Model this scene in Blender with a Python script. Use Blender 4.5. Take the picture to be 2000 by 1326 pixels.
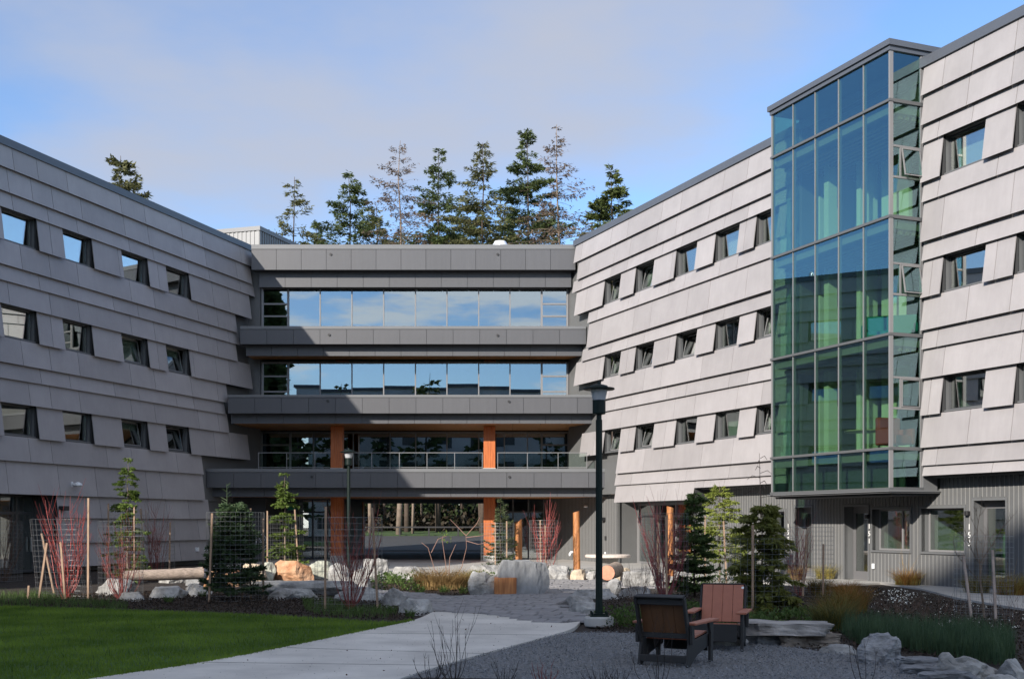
import bpy, bmesh, math, random
import numpy as np
from mathutils import Vector, Matrix, noise as mnoise

# ------------------------------------------------------------------ scene, camera, sky, sun, exposure
sc = bpy.context.scene
for o in list(bpy.data.objects):
    bpy.data.objects.remove(o)
COL = sc.collection
FPX, HOR, CAMH = 2300.0, 1020.0, 1.9          # focal length in photo pixels, horizon row, eye height (m)

cam_data = bpy.data.cameras.new('camera')
cam = bpy.data.objects.new('camera', cam_data)
COL.objects.link(cam)
cam.location = (0, 0, CAMH)
cam.rotation_euler = (math.radians(90), 0, 0)
cam_data.sensor_width = 36.0
cam_data.lens = 36.0 * FPX / 2000.0
cam_data.shift_y = (HOR - 663.0) / 2000.0
cam_data.clip_end = 3000
cam_data.clip_start = 0.1
sc.camera = cam

SUN_EL = math.radians(22.5)
SUN_TRAVEL = Vector((0.576, 0.817, 0)).normalized()      # horizontal direction the light travels
sun_data = bpy.data.lights.new('sun', 'SUN')
sun_data.energy = 4.8
sun_data.angle = math.radians(0.53)
sun_data.color = (1.0, 0.92, 0.82)
sun = bpy.data.objects.new('sun', sun_data)
COL.objects.link(sun)
travel = Vector((SUN_TRAVEL.x * math.cos(SUN_EL), SUN_TRAVEL.y * math.cos(SUN_EL), -math.sin(SUN_EL)))
sun.rotation_euler = travel.to_track_quat('-Z', 'Y').to_euler()
sun.location = (-40, -60, 60)

world = bpy.data.worlds.new('World')
sc.world = world
world.use_nodes = True
nt = world.node_tree
nt.nodes.clear()
def N(t, **kw):
    n = nt.nodes.new(t)
    for k, v in kw.items():
        setattr(n, k, v)
    return n
L = nt.links.new
sky = N('ShaderNodeTexSky', sky_type='NISHITA')
sky.sun_disc = False
sky.sun_elevation = SUN_EL
to_sun = -SUN_TRAVEL
sky.sun_rotation = math.atan2(to_sun.x, to_sun.y)
sky.altitude = 50
sky.air_density = 1.0
sky.dust_density = 0.15
sky.ozone_density = 3.0
geo = N('ShaderNodeTexCoord')
sep = N('ShaderNodeSeparateXYZ')
L(geo.outputs['Generated'], sep.inputs[0])
def mth(op, a, b=None, c=None):
    n = N('ShaderNodeMath', operation=op)
    for i, x in enumerate((a, b, c)):
        if x is None: continue
        if isinstance(x, (int, float)): n.inputs[i].default_value = x
        else: L(x, n.inputs[i])
    return n.outputs[0]
# clouds live on a flat layer above: direction / (z + k)
zz = mth('ADD', mth('MAXIMUM', sep.outputs[2], 0.0), 0.10)
comb = N('ShaderNodeCombineXYZ')
L(mth('DIVIDE', sep.outputs[0], zz), comb.inputs[0])
L(mth('DIVIDE', sep.outputs[1], zz), comb.inputs[1])
n1 = N('ShaderNodeTexNoise'); n1.inputs['Scale'].default_value = 0.62; n1.inputs['Detail'].default_value = 7; n1.inputs['Roughness'].default_value = 0.52
n1.noise_dimensions = '3D'
mp = N('ShaderNodeMapping'); mp.inputs['Location'].default_value = (7.35, -1.1, 0.3); mp.inputs['Scale'].default_value = (1, 1, 1)
L(comb.outputs[0], mp.inputs[0]); L(mp.outputs[0], n1.inputs['Vector'])
# a broad bank of thin cloud that fills the sky over the trees, and thicker streaks toward the horizon
bank_dir = Vector((-0.10, 0.86, 0.50)).normalized()
dotn = N('ShaderNodeVectorMath', operation='DOT_PRODUCT')
L(geo.outputs['Generated'], dotn.inputs[0]); dotn.inputs[1].default_value = bank_dir
bank = N('ShaderNodeMapRange', interpolation_type='SMOOTHSTEP')
L(dotn.outputs['Value'], bank.inputs[0])
bank.inputs[1].default_value = 0.87; bank.inputs[2].default_value = 0.985
bank.inputs[3].default_value = 0.0; bank.inputs[4].default_value = 0.30
n2 = N('ShaderNodeTexNoise'); n2.inputs['Scale'].default_value = 1.0; n2.inputs['Detail'].default_value = 8; n2.inputs['Roughness'].default_value = 0.6
mp2 = N('ShaderNodeMapping'); mp2.inputs['Scale'].default_value = (5.0, 5.0, 24.0); mp2.inputs['Location'].default_value = (1.2, 3.1, 0.4)
L(geo.outputs['Generated'], mp2.inputs[0]); L(mp2.outputs[0], n2.inputs['Vector'])
streak = N('ShaderNodeMapRange', interpolation_type='SMOOTHSTEP')
L(n2.outputs[0], streak.inputs[0])
streak.inputs[1].default_value = 0.46; streak.inputs[2].default_value = 0.58
streak.inputs[3].default_value = 0.0; streak.inputs[4].default_value = 0.85
back = N('ShaderNodeMapRange', interpolation_type='SMOOTHSTEP')     # the streaky deck lies to the south
L(sep.outputs[1], back.inputs[0])
back.inputs[1].default_value = -0.2; back.inputs[2].default_value = -0.8
back.inputs[3].default_value = 0.0; back.inputs[4].default_value = 1.0
streaks = mth('MULTIPLY', streak.outputs[0], back.outputs[0])
deck = N('ShaderNodeMapRange', interpolation_type='SMOOTHSTEP')      # the cloud goes on overhead, added out of view for neutral fill light
L(sep.outputs[2], deck.inputs[0])
deck.inputs[1].default_value = 0.42; deck.inputs[2].default_value = 0.75; deck.inputs[3].default_value = 0.0; deck.inputs[4].default_value = 0.34
m1 = N('ShaderNodeMapRange', interpolation_type='SMOOTHSTEP')
L(mth('ADD', n1.outputs[0], mth('MAXIMUM', bank.outputs[0], deck.outputs[0])), m1.inputs[0])
m1.inputs[1].default_value = 0.58; m1.inputs[2].default_value = 0.84
m1.inputs[3].default_value = 0.0; m1.inputs[4].default_value = 0.9
cl = m1.outputs[0]
mix = N('ShaderNodeMix', data_type='RGBA')
L(cl, mix.inputs[0])
skyt = N('ShaderNodeMix', data_type='RGBA', blend_type='MULTIPLY'); skyt.inputs[0].default_value = 1.0
L(sky.outputs[0], skyt.inputs[6]); skyt.inputs[7].default_value = (0.86, 0.92, 1.03, 1)
L(skyt.outputs[2], mix.inputs[6])
CLOUD = (2.50, 2.60, 2.95, 1)
mix.inputs[7].default_value = CLOUD
mixs = N('ShaderNodeMix', data_type='RGBA'); L(streaks, mixs.inputs[0]); L(mix.outputs[2], mixs.inputs[6]); mixs.inputs[7].default_value = (7.8, 7.8, 7.9, 1)
bg = N('ShaderNodeBackground'); bg.inputs[1].default_value = 0.15
L(mixs.outputs[2], bg.inputs[0])
wo = N('ShaderNodeOutputWorld'); L(bg.outputs[0], wo.inputs[0])

sc.view_settings.view_transform = 'Standard'
sc.view_settings.look = 'None'
sc.view_settings.exposure = 0.55
sc.view_settings.gamma = 1.0
sc.view_settings.use_curve_mapping = False
sc.render.engine = 'CYCLES'
sc.cycles.max_bounces = 8
sc.cycles.transparent_max_bounces = 24
sc.cycles.caustics_reflective = False
sc.cycles.caustics_refractive = False
sc.render.resolution_x, sc.render.resolution_y = 1024, 678

# ------------------------------------------------------------------ photo pixel -> world helpers
def PX(px, Y): return (px - 1000.0) / FPX * Y
def PZ(py, Y): return CAMH + (HOR - py) / FPX * Y
def GY(py): return CAMH * FPX / (py - HOR)            # ground distance of a ground pixel row
def G(px, py, z=0.0):
    Y = (CAMH - z) * FPX / (py - HOR)
    return Vector((PX(px, Y), Y, z))

# ------------------------------------------------------------------ materials
MATS = {}
def mat(name, col, rough=0.6, var=0.0, vscale=3.0, bump=0.0, bscale=20.0, metal=0.0, spec=0.5, col2=None, stretch=None,
        objvar=0.0, trans=0.0, coord='Object', detail=5, streaks=0.0):
    if name in MATS: return MATS[name]
    m = bpy.data.materials.new(name); m.use_nodes = True
    t = m.node_tree; b = t.nodes['Principled BSDF']
    b.inputs['Roughness'].default_value = rough
    b.inputs['Metallic'].default_value = metal
    b.inputs['Specular IOR Level'].default_value = spec
    c4 = (*col, 1)
    b.inputs['Base Color'].default_value = c4
    tc = t.nodes.new('ShaderNodeTexCoord')
    vec = tc.outputs[coord]
    if stretch:
        mpn = t.nodes.new('ShaderNodeMapping'); mpn.inputs['Scale'].default_value = stretch
        t.links.new(vec, mpn.inputs[0]); vec = mpn.outputs[0]
    cout = None
    if var > 0 or col2:
        nz = t.nodes.new('ShaderNodeTexNoise'); nz.inputs['Scale'].default_value = vscale; nz.inputs['Detail'].default_value = detail
        nz.inputs['Roughness'].default_value = 0.6
        t.links.new(vec, nz.inputs['Vector'])
        rp = t.nodes.new('ShaderNodeValToRGB')
        rp.color_ramp.elements[0].position = 0.32; rp.color_ramp.elements[1].position = 0.68
        a = tuple(max(0, x * (1 - var)) for x in col)
        bb = col2 if col2 else tuple(min(1, x * (1 + var)) for x in col)
        rp.color_ramp.elements[0].color = (*a, 1); rp.color_ramp.elements[1].color = (*bb, 1)
        t.links.new(nz.outputs[0], rp.inputs[0])
        cout = rp.outputs[0]
    if streaks > 0:                       # rain streaks and dust runs down the face
        ms = t.nodes.new('ShaderNodeMapping'); ms.inputs['Scale'].default_value = (5, 5, .35); t.links.new(tc.outputs[coord], ms.inputs[0])
        ns = t.nodes.new('ShaderNodeTexNoise'); ns.inputs['Scale'].default_value = 1.6; ns.inputs['Detail'].default_value = 8; ns.inputs['Roughness'].default_value = .7
        t.links.new(ms.outputs[0], ns.inputs['Vector'])
        r2 = t.nodes.new('ShaderNodeMapRange'); r2.inputs[1].default_value = .3; r2.inputs[2].default_value = .7; r2.inputs[3].default_value = 1 - streaks; r2.inputs[4].default_value = 1 + streaks * .6
        t.links.new(ns.outputs[0], r2.inputs[0])
        m3 = t.nodes.new('ShaderNodeMix'); m3.data_type = 'RGBA'; m3.blend_type = 'MULTIPLY'; m3.inputs[0].default_value = 1
        if cout: t.links.new(cout, m3.inputs[6])
        else: m3.inputs[6].default_value = c4
        t.links.new(r2.outputs[0], m3.inputs[7]); cout = m3.outputs[2]
    if objvar > 0:
        oi = t.nodes.new('ShaderNodeObjectInfo')
        mr = t.nodes.new('ShaderNodeMapRange'); mr.inputs[3].default_value = 1 - objvar; mr.inputs[4].default_value = 1 + objvar
        t.links.new(oi.outputs['Random'], mr.inputs[0])
        mm = t.nodes.new('ShaderNodeMix'); mm.data_type = 'RGBA'; mm.blend_type = 'MULTIPLY'; mm.inputs[0].default_value = 1
        if cout: t.links.new(cout, mm.inputs[6])
        else: mm.inputs[6].default_value = c4
        t.links.new(mr.outputs[0], mm.inputs[7]); cout = mm.outputs[2]
    if cout: t.links.new(cout, b.inputs['Base Color'])
    if bump > 0:
        nb = t.nodes.new('ShaderNodeTexNoise'); nb.inputs['Scale'].default_value = bscale; nb.inputs['Detail'].default_value = 6
        t.links.new(vec, nb.inputs['Vector'])
        bp = t.nodes.new('ShaderNodeBump'); bp.inputs['Strength'].default_value = bump; bp.inputs['Distance'].default_value = 0.05
        t.links.new(nb.outputs[0], bp.inputs['Height']); t.links.new(bp.outputs[0], b.inputs['Normal'])
    if trans > 0:
        tr = t.nodes.new('ShaderNodeBsdfTranslucent')
        if cout: t.links.new(cout, tr.inputs[0])
        else: tr.inputs[0].default_value = c4
        mx = t.nodes.new('ShaderNodeMixShader'); mx.inputs[0].default_value = trans
        out = t.nodes['Material Output']
        t.links.new(b.outputs[0], mx.inputs[1]); t.links.new(tr.outputs[0], mx.inputs[2]); t.links.new(mx.outputs[0], out.inputs[0])
    MATS[name] = m
    return m

def glass_mat(name, tint, base, k, rtint=(1, 1, 1), wav=0.0):
    m = bpy.data.materials.new(name); m.use_nodes = True
    t = m.node_tree; t.nodes.clear()
    out = t.nodes.new('ShaderNodeOutputMaterial')
    tr = t.nodes.new('ShaderNodeBsdfTransparent'); tr.inputs[0].default_value = (*tint, 1)
    gl = t.nodes.new('ShaderNodeBsdfGlossy'); gl.inputs['Roughness'].default_value = 0.0; gl.inputs[0].default_value = (*rtint, 1)
    lw = t.nodes.new('ShaderNodeLayerWeight'); lw.inputs[0].default_value = 0.5
    p = t.nodes.new('ShaderNodeMath'); p.operation = 'POWER'; p.inputs[1].default_value = 3
    t.links.new(lw.outputs['Facing'], p.inputs[0])
    ma = t.nodes.new('ShaderNodeMath'); ma.operation = 'MULTIPLY_ADD'; ma.inputs[1].default_value = k; ma.inputs[2].default_value = base; ma.use_clamp = True
    t.links.new(p.outputs[0], ma.inputs[0])
    mx = t.nodes.new('ShaderNodeMixShader')
    t.links.new(ma.outputs[0], mx.inputs[0]); t.links.new(tr.outputs[0], mx.inputs[1]); t.links.new(gl.outputs[0], mx.inputs[2])
    if wav > 0:                                     # rolled-glass waviness of real panes
        tc = t.nodes.new('ShaderNodeTexCoord')
        nz = t.nodes.new('ShaderNodeTexNoise'); nz.inputs['Scale'].default_value = 0.7; nz.inputs['Detail'].default_value = 1
        t.links.new(tc.outputs['Object'], nz.inputs['Vector'])
        bp = t.nodes.new('ShaderNodeBump'); bp.inputs['Strength'].default_value = wav; bp.inputs['Distance'].default_value = 0.02
        t.links.new(nz.outputs[0], bp.inputs['Height']); t.links.new(bp.outputs[0], gl.inputs['Normal'])
    t.links.new(mx.outputs[0], out.inputs[0])
    MATS[name] = m
    return m

M_panel = mat('fibre_cement_panel', (0.325, 0.31, 0.315), 0.62, var=0.06, vscale=1.1, bump=0.04, bscale=60, objvar=0.09, streaks=0.055)
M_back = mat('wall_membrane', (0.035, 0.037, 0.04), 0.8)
M_core = mat('dark_siding', (0.115, 0.118, 0.12), 0.6, var=0.05, vscale=2)
M_dark = mat('dark_metal_panel', (0.080, 0.082, 0.090), 0.42, var=0.03, vscale=0.6, objvar=0.05, streaks=0.07)
M_cope = mat('coping_metal', (0.14, 0.145, 0.152), 0.4, var=0.04, vscale=0.7)
M_flash = mat('roof_flashing', (0.085, 0.095, 0.115), 0.45, var=0.05, vscale=0.8)
M_frame = mat('window_frame_metal', (0.07, 0.075, 0.08), 0.45)
M_mull = mat('mullion_metal', (0.20, 0.20, 0.205), 0.4)
M_reveal = mat('window_reveal_metal', (0.13, 0.135, 0.14), 0.5)
M_room = mat('room_wall_paint', (0.62, 0.63, 0.58), 0.8)
M_white = mat('white_paint', (0.78, 0.80, 0.76), 0.7)
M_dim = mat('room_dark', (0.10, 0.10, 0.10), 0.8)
M_blind = mat('window_blind', (0.72, 0.74, 0.66), 0.75)
M_wood = mat('cedar_soffit', (0.50, 0.22, 0.07), 0.45, var=0.3, vscale=4, stretch=(0.4, 8, 8))
M_gluelam = mat('glulam_timber', (0.50, 0.115, 0.022), 0.5, var=0.25, vscale=3.0, stretch=(9, 9, 0.5), col2=(0.56, 0.165, 0.04))
M_conc = mat('concrete', (0.42, 0.41, 0.39), 0.8, var=0.10, vscale=0.9, bump=0.08, bscale=30)
M_path = mat('path_concrete', (0.55, 0.525, 0.48), 0.85, var=0.22, vscale=0.7, bump=0.10, bscale=50, detail=12)
M_slab = mat('floor_slab', (0.25, 0.25, 0.24), 0.8)
M_roof = mat('roof_membrane', (0.22, 0.22, 0.22), 0.85)
G_win = glass_mat('window_glass', (0.76, 0.86, 0.81), 0.33, 0.85)
G_cw = glass_mat('curtain_wall_glass', (0.36, 0.43, 0.43), 0.27, 0.9, (0.82, 0.93, 1.0), wav=0.02)
G_tower = glass_mat('green_tower_glass', (0.67, 0.81, 0.69), 0.18, 0.62, (0.60, 0.84, 1.0))
G_rail = glass_mat('rail_glass', (0.86, 0.93, 0.90), 0.03, 0.6)

# ------------------------------------------------------------------ mesh helpers
ORG = {}
def link(o, parent=None):
    COL.objects.link(o)
    if parent is not None:
        o.parent = parent
def thing(name, label, cat, loc=(0, 0, 0), group=None, kind=None):
    o = bpy.data.objects.new(name, None); o.empty_display_size = 0.2
    COL.objects.link(o); o.location = loc; ORG[o.name] = Vector(loc)
    if label: o['label'] = label
    if cat: o['category'] = cat
    if group: o['group'] = group
    if kind: o['kind'] = kind
    return o
def tag(o, label=None, cat=None, group=None, kind=None):
    if label: o['label'] = label
    if cat: o['category'] = cat
    if group: o['group'] = group
    if kind: o['kind'] = kind
    return o
def mkmesh(name, v, f, m, parent=None, smooth=False, kind=None, origin=None):
    """vertices in world space; stored relative to the parent thing's origin (or to origin)."""
    org = ORG.get(parent.name, Vector((0, 0, 0))) if parent is not None else (Vector(origin) if origin is not None else Vector((0, 0, 0)))
    v = np.asarray(v, dtype=float).reshape(-1, 3) - np.array(org)
    me = bpy.data.meshes.new(name)
    me.from_pydata(v.tolist() if len(v) < 200 else v, [], f)
    mm = m if isinstance(m, (list, tuple)) else [m]
    for x in mm: me.materials.append(x)
    if smooth: me.polygons.foreach_set('use_smooth', [True] * len(me.polygons))
    me.update()
    o = bpy.data.objects.new(name, me)
    COL.objects.link(o)
    if parent is not None: o.parent = parent
    else: o.location = org
    ORG[o.name] = org
    if kind: o['kind'] = kind
    return o

class MB:
    def __init__(s): s.v = []; s.f = []; s.mi = []
    def add(s, vs, fs):
        b = len(s.v); s.v.extend([tuple(x) for x in vs]); s.f.extend([tuple(b + i for i in q) for q in fs]); return s
    def hexa(s, p):            # p: 8 points, bottom 4 (ccw) then top 4
        return s.add(p, [(0, 3, 2, 1), (4, 5, 6, 7), (0, 1, 5, 4), (1, 2, 6, 5), (2, 3, 7, 6), (3, 0, 4, 7)])
    def box(s, x0, x1, y0, y1, z0, z1):
        return s.hexa([(x0, y0, z0), (x1, y0, z0), (x1, y1, z0), (x0, y1, z0), (x0, y0, z1), (x1, y0, z1), (x1, y1, z1), (x0, y1, z1)])
    def beam(s, a, b, w, h, up=(0, 0, 1)):
        a, b = Vector(a), Vector(b); d = (b - a).normalized(); u = Vector(up)
        r = d.cross(u)
        if r.length < 1e-4: r = d.cross(Vector((1, 0, 0)))
        r.normalize(); u = r.cross(d).normalized(); r *= w / 2; u *= h / 2
        return s.hexa([a - r - u, a + r - u, b + r - u, b - r - u, a - r + u, a + r + u, b + r + u, b - r + u])
    def tube(s, pts, rad, n=6, cap=True):
        pts = [Vector(p) for p in pts]
        if not isinstance(rad, (list, tuple)): rad = [rad] * len(pts)
        b = len(s.v); ref = None
        for i, p in enumerate(pts):
            d = (pts[min(i + 1, len(pts) - 1)] - pts[max(i - 1, 0)])
            if d.length < 1e-9: d = Vector((0, 0, 1))
            d.normalize()
            if ref is None: ref = d.orthogonal().normalized()
            ref = (ref - d * ref.dot(d))
            if ref.length < 1e-5: ref = d.orthogonal()
            ref.normalize(); w = d.cross(ref)
            for k in range(n):
                a = 2 * math.pi * k / n
                s.v.append(tuple(p + (ref * math.cos(a) + w * math.sin(a)) * rad[i]))
        for i in range(len(pts) - 1):
            for k in range(n):
                k2 = (k + 1) % n
                s.f.append((b + i * n + k, b + i * n + k2, b + (i + 1) * n + k2, b + (i + 1) * n + k))
        if cap and n > 2:
            s.f.append(tuple(b + k for k in reversed(range(n))))
            e = b + (len(pts) - 1) * n
            s.f.append(tuple(e + k for k in range(n)))
        return s
    def lathe(s, prof, c=(0, 0, 0), n=24):
        b = len(s.v); c = Vector(c)
        for r, z in prof:
            for k in range(n):
                a = 2 * math.pi * k / n
                s.v.append((c.x + r * math.cos(a), c.y + r * math.sin(a), c.z + z))
        for i in range(len(prof) - 1):
            for k in range(n):
                k2 = (k + 1) % n
                s.f.append((b + i * n + k, b + i * n + k2, b + (i + 1) * n + k2, b + (i + 1) * n + k))
        s.f.append(tuple(b + k for k in reversed(range(n))))
        e = b + (len(prof) - 1) * n
        s.f.append(tuple(e + k for k in range(n)))
        return s
    def prism(s, poly, z0, z1):
        n = len(poly); b = len(s.v)
        for z in (z0, z1):
            for p in poly: s.v.append((p[0], p[1], z))
        for k in range(n):
            k2 = (k + 1) % n
            s.f.append((b + k, b + k2, b + n + k2, b + n + k))
        s.f.append(tuple(b + k for k in reversed(range(n)))); s.f.append(tuple(b + n + k for k in range(n)))
        return s
    def xprism(s, poly, x0, x1):      # poly in (y, z)
        n = len(poly); b = len(s.v)
        for x in (x0, x1):
            for p in poly: s.v.append((x, p[0], p[1]))
        for k in range(n):
            k2 = (k + 1) % n
            s.f.append((b + k, b + k2, b + n + k2, b + n + k))
        s.f.append(tuple(b + k for k in reversed(range(n)))); s.f.append(tuple(b + n + k for k in range(n)))
        return s
    def build(s, name, m, parent=None, smooth=False, kind=None, origin=None):
        return mkmesh(name, s.v, s.f, m, parent, smooth, kind, origin)

def bevel(o, w, seg=1):
    md = o.modifiers.new('bevel', 'BEVEL'); md.width = w; md.segments = seg; md.limit_method = 'ANGLE'
    return o

class Frame:
    """wall frame: s along the wall from its far end toward the viewer, n out into the court, z up"""
    def __init__(self, ox, oy, k):
        self.o = Vector((ox, oy, 0)); h = math.hypot(k, 1)
        self.u = Vector((k / h, -1 / h, 0))
        self.n = Vector((self.u.y, -self.u.x, 0))
        if k < 0: self.n = -self.n
        self.k = k
    def P(self, s, n, z): return self.o + self.u * s + self.n * n + Vector((0, 0, z))
    def sx(self, px, n=0.0):        # wall coordinate whose picture column is px
        r = (px - 1000.0) / FPX; o = self.o + self.n * n
        return (r * o.y - o.x) / (self.u.x - r * self.u.y)
    def zy(self, px, py, n=0.0):
        p = self.P(self.sx(px, n), n, 0)
        return PZ(py, p.y)
    def hexa(self, mb, s0, s1, n0, n1, z0, z1):
        P = self.P
        mb.hexa([P(s0, n0, z0), P(s1, n0, z0), P(s1, n1, z0), P(s0, n1, z0), P(s0, n0, z1), P(s1, n0, z1), P(s1, n1, z1), P(s0, n1, z1)])
    def slab(self, mb, s0, s1, z0, z1, nt, nb, th):   # tilted cladding board: top edge at nt, bottom edge at nb
        P = self.P
        mb.hexa([P(s0, nb, z0), P(s1, nb, z0), P(s1, nb + th, z0), P(s0, nb + th, z0), P(s0, nt, z1), P(s1, nt, z1), P(s1, nt + th, z1), P(s0, nt + th, z1)])
    def holed(self, mb, s0, s1, z0, z1, n0, n1, holes):
        ss = sorted({s0, s1, *[h[0] for h in holes if s0 < h[0] < s1], *[h[1] for h in holes if s0 < h[1] < s1]})
        zs = sorted({z0, z1, *[h[2] for h in holes if z0 < h[2] < z1], *[h[3] for h in holes if z0 < h[3] < z1]})
        for j in range(len(zs) - 1):
            run = None; zc = (zs[j] + zs[j + 1]) / 2
            for i in range(len(ss) - 1):
                c = (ss[i] + ss[i + 1]) / 2
                solid = not any(h[0] < c < h[1] and h[2] < zc < h[3] for h in holes)
                if solid and run is None: run = ss[i]
                if not solid and run is not None:
                    self.hexa(mb, run, ss[i], n0, n1, zs[j], zs[j + 1]); run = None
            if run is not None: self.hexa(mb, run, ss[-1], n0, n1, zs[j], zs[j + 1])
# ------------------------------------------------------------------ ground sheet and paved areas
def poly_sheet(name, pts, z, m, th=0.10, kind='structure', label=None, cat=None):
    mb = MB(); mb.prism([(p[0], p[1]) for p in pts], z - th, z)
    o = mb.build(name, m)
    return tag(o, label, cat, kind=kind)
def inpoly(x, y, poly):
    c = False; j = len(poly) - 1
    for i in range(len(poly)):
        xi, yi = poly[i][0], poly[i][1]; xj, yj = poly[j][0], poly[j][1]
        if (yi > y) != (yj > y) and x < (xj - xi) * (y - yi) / (yj - yi) + xi: c = not c
        j = i
    return c
def inpoly_np(x, y, poly):
    c = np.zeros(len(x), bool); j = len(poly) - 1
    for i in range(len(poly)):
        xi, yi = poly[i][0], poly[i][1]; xj, yj = poly[j][0], poly[j][1]
        if yi != yj:
            c ^= ((yi > y) != (yj > y)) & (x < (xj - xi) * (y - yi) / (yj - yi) + xi)
        j = i
    return np.nonzero(c)[0]
def smooth_curve(pts, n=6, closed=False):
    out = []; P = [Vector((p[0], p[1], 0)) for p in pts]; m = len(P)
    rng = range(m) if closed else range(m - 1)
    for i in rng:
        p0 = P[(i - 1) % m] if closed or i > 0 else P[i]; p1 = P[i]; p2 = P[(i + 1) % m]
        p3 = P[(i + 2) % m] if closed or i + 2 < m else p2
        for k in range(n):
            t = k / n
            out.append(0.5 * ((2 * p1) + (-p0 + p2) * t + (2 * p0 - 5 * p1 + 4 * p2 - p3) * t * t + (-p0 + 3 * p1 - 3 * p2 + p3) * t ** 3))
    if not closed: out.append(P[-1])
    return [(p.x, p.y) for p in out]

M_soil = mat('mulch', (0.020, 0.014, 0.011), 0.95, var=0.7, vscale=9, bump=1.0, bscale=26, col2=(0.050, 0.034, 0.024))
M_asph = mat('asphalt', (0.052, 0.054, 0.058), 0.85, var=0.15, vscale=3)
M_grassbase = mat('lawn_soil', (0.045, 0.10, 0.015), 0.95, var=0.35, vscale=5, bump=0.6, bscale=40)
M_gravel = mat('gravel', (0.20, 0.205, 0.21), 0.9, var=0.45, vscale=24, bump=1.0, bscale=55, detail=8)
M_joint = mat('paver_joint', (0.045, 0.045, 0.045), 0.95, var=0.3, vscale=30)
M_paver = mat('paver_stone', (0.235, 0.23, 0.235), 0.8, var=0.15, vscale=6, bump=0.25, bscale=35, objvar=0.10)

# one sheet to the horizon, rising gently behind the building
xs = sorted(set(list(np.linspace(-700, 700, 29)) + list(np.linspace(-60, 60, 25))))
ys = sorted(set(list(np.linspace(-300, 1500, 37)) + list(np.linspace(60, 140, 41))))
def terr(x, y):
    if y < 76: return -0.03
    z = min((y - 76) * 0.034, 4 + (y - 76) * 0.01) if y < 200 else 4.2 + (y - 200) * 0.012
    return z - 0.03
gv = [(x, y, terr(x, y)) for y in ys for x in xs]
nx = len(xs)
gf = [(j * nx + i, j * nx + i + 1, (j + 1) * nx + i + 1, (j + 1) * nx + i) for j in range(len(ys) - 1) for i in range(nx - 1)]
ground = mkmesh('ground', gv, gf, M_soil); ground['kind'] = 'structure'

# lawn, path, gravel, plaza outlines (picture rows turned into ground points)
lawn_top = [(-30, 30), (-14, 27.6)] + [tuple(G(px, py)[:2]) for px, py in ((0, 1183), (200, 1190), (440, 1198), (640, 1208), (745, 1215), (805, 1214))]
lawn_right = [tuple(G(px, py)[:2]) for px, py in ((805, 1214), (700, 1236), (560, 1265), (400, 1295), (195, 1326))] + [(-7.2, 10.5), (-12, 5)]
lawn_poly = smooth_curve(lawn_top, 4) + smooth_curve(lawn_right, 4)[1:] + [(-30, 5)]
path_poly = smooth_curve([(-12, 5), (-7.2, 10.5)] + [tuple(G(px, py)[:2]) for px, py in ((195, 1326), (400, 1295), (560, 1265), (700, 1236), (805, 1214), (845, 1197))], 4) \
    + smooth_curve([tuple(G(px, py)[:2]) for px, py in ((845, 1196), (900, 1199), (960, 1203), (1010, 1210), (1060, 1217), (1100, 1219), (1133, 1216))], 3)[1:] \
    + smooth_curve([tuple(G(px, py)[:2]) for px, py in ((1133, 1217), (1118, 1230), (1080, 1242), (1000, 1264), (900, 1292), (790, 1326))] + [(-2.2, 11), (-6, 5)], 4)[1:]
grav_poly = smooth_curve([(-6, 5), (-2.2, 11)] + [tuple(G(px, py)[:2]) for px, py in ((790, 1326), (900, 1292), (1000, 1264), (1080, 1242), (1112, 1236))], 4) \
    + [tuple(G(px, py)[:2]) for px, py in ((1150, 1235), (1240, 1236), (1340, 1243), (1460, 1256), (1560, 1266), (1680, 1282), (1770, 1304), (1860, 1330))] + [(5.6, 11), (6, 5)]
plaza_poly = [tuple(G(px, py)[:2]) for px, py in ((845, 1196), (790, 1182), (760, 1172), (740, 1164), (730, 1152), (790, 1158), (900, 1168), (960, 1158), (985, 1128), (1020, 1124), (1062, 1128), (1075, 1133), (1180, 1134), (1230, 1136), (1290, 1140), (1300, 1150), (1215, 1148), (1130, 1162), (1108, 1178), (1105, 1192), (1125, 1200), (1140, 1209), (1133, 1216), (1100, 1219), (1060, 1217), (1010, 1210), (960, 1203), (900, 1199))]
poly_sheet('lawn', lawn_poly, 0.0, M_grassbase)
poly_sheet('path', path_poly, 0.03, M_path)
poly_sheet('gravel_court', grav_poly, 0.006, M_gravel)
pave = poly_sheet('plaza_pavement', plaza_poly, 0.012, M_joint)
# expansion joints tooled across the concrete path
mbj = MB()
for a, b in (((560, 1268), (955, 1280)), ((700, 1239), (1075, 1243)), ((400, 1297), (870, 1303))):
    p, q = G(*a), G(*b); mbj.beam((p.x, p.y, 0.0315), (q.x, q.y, 0.0308), 0.006, 0.004)
o = mbj.build('path_joint', M_joint, bpy.data.objects['path'])

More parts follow.
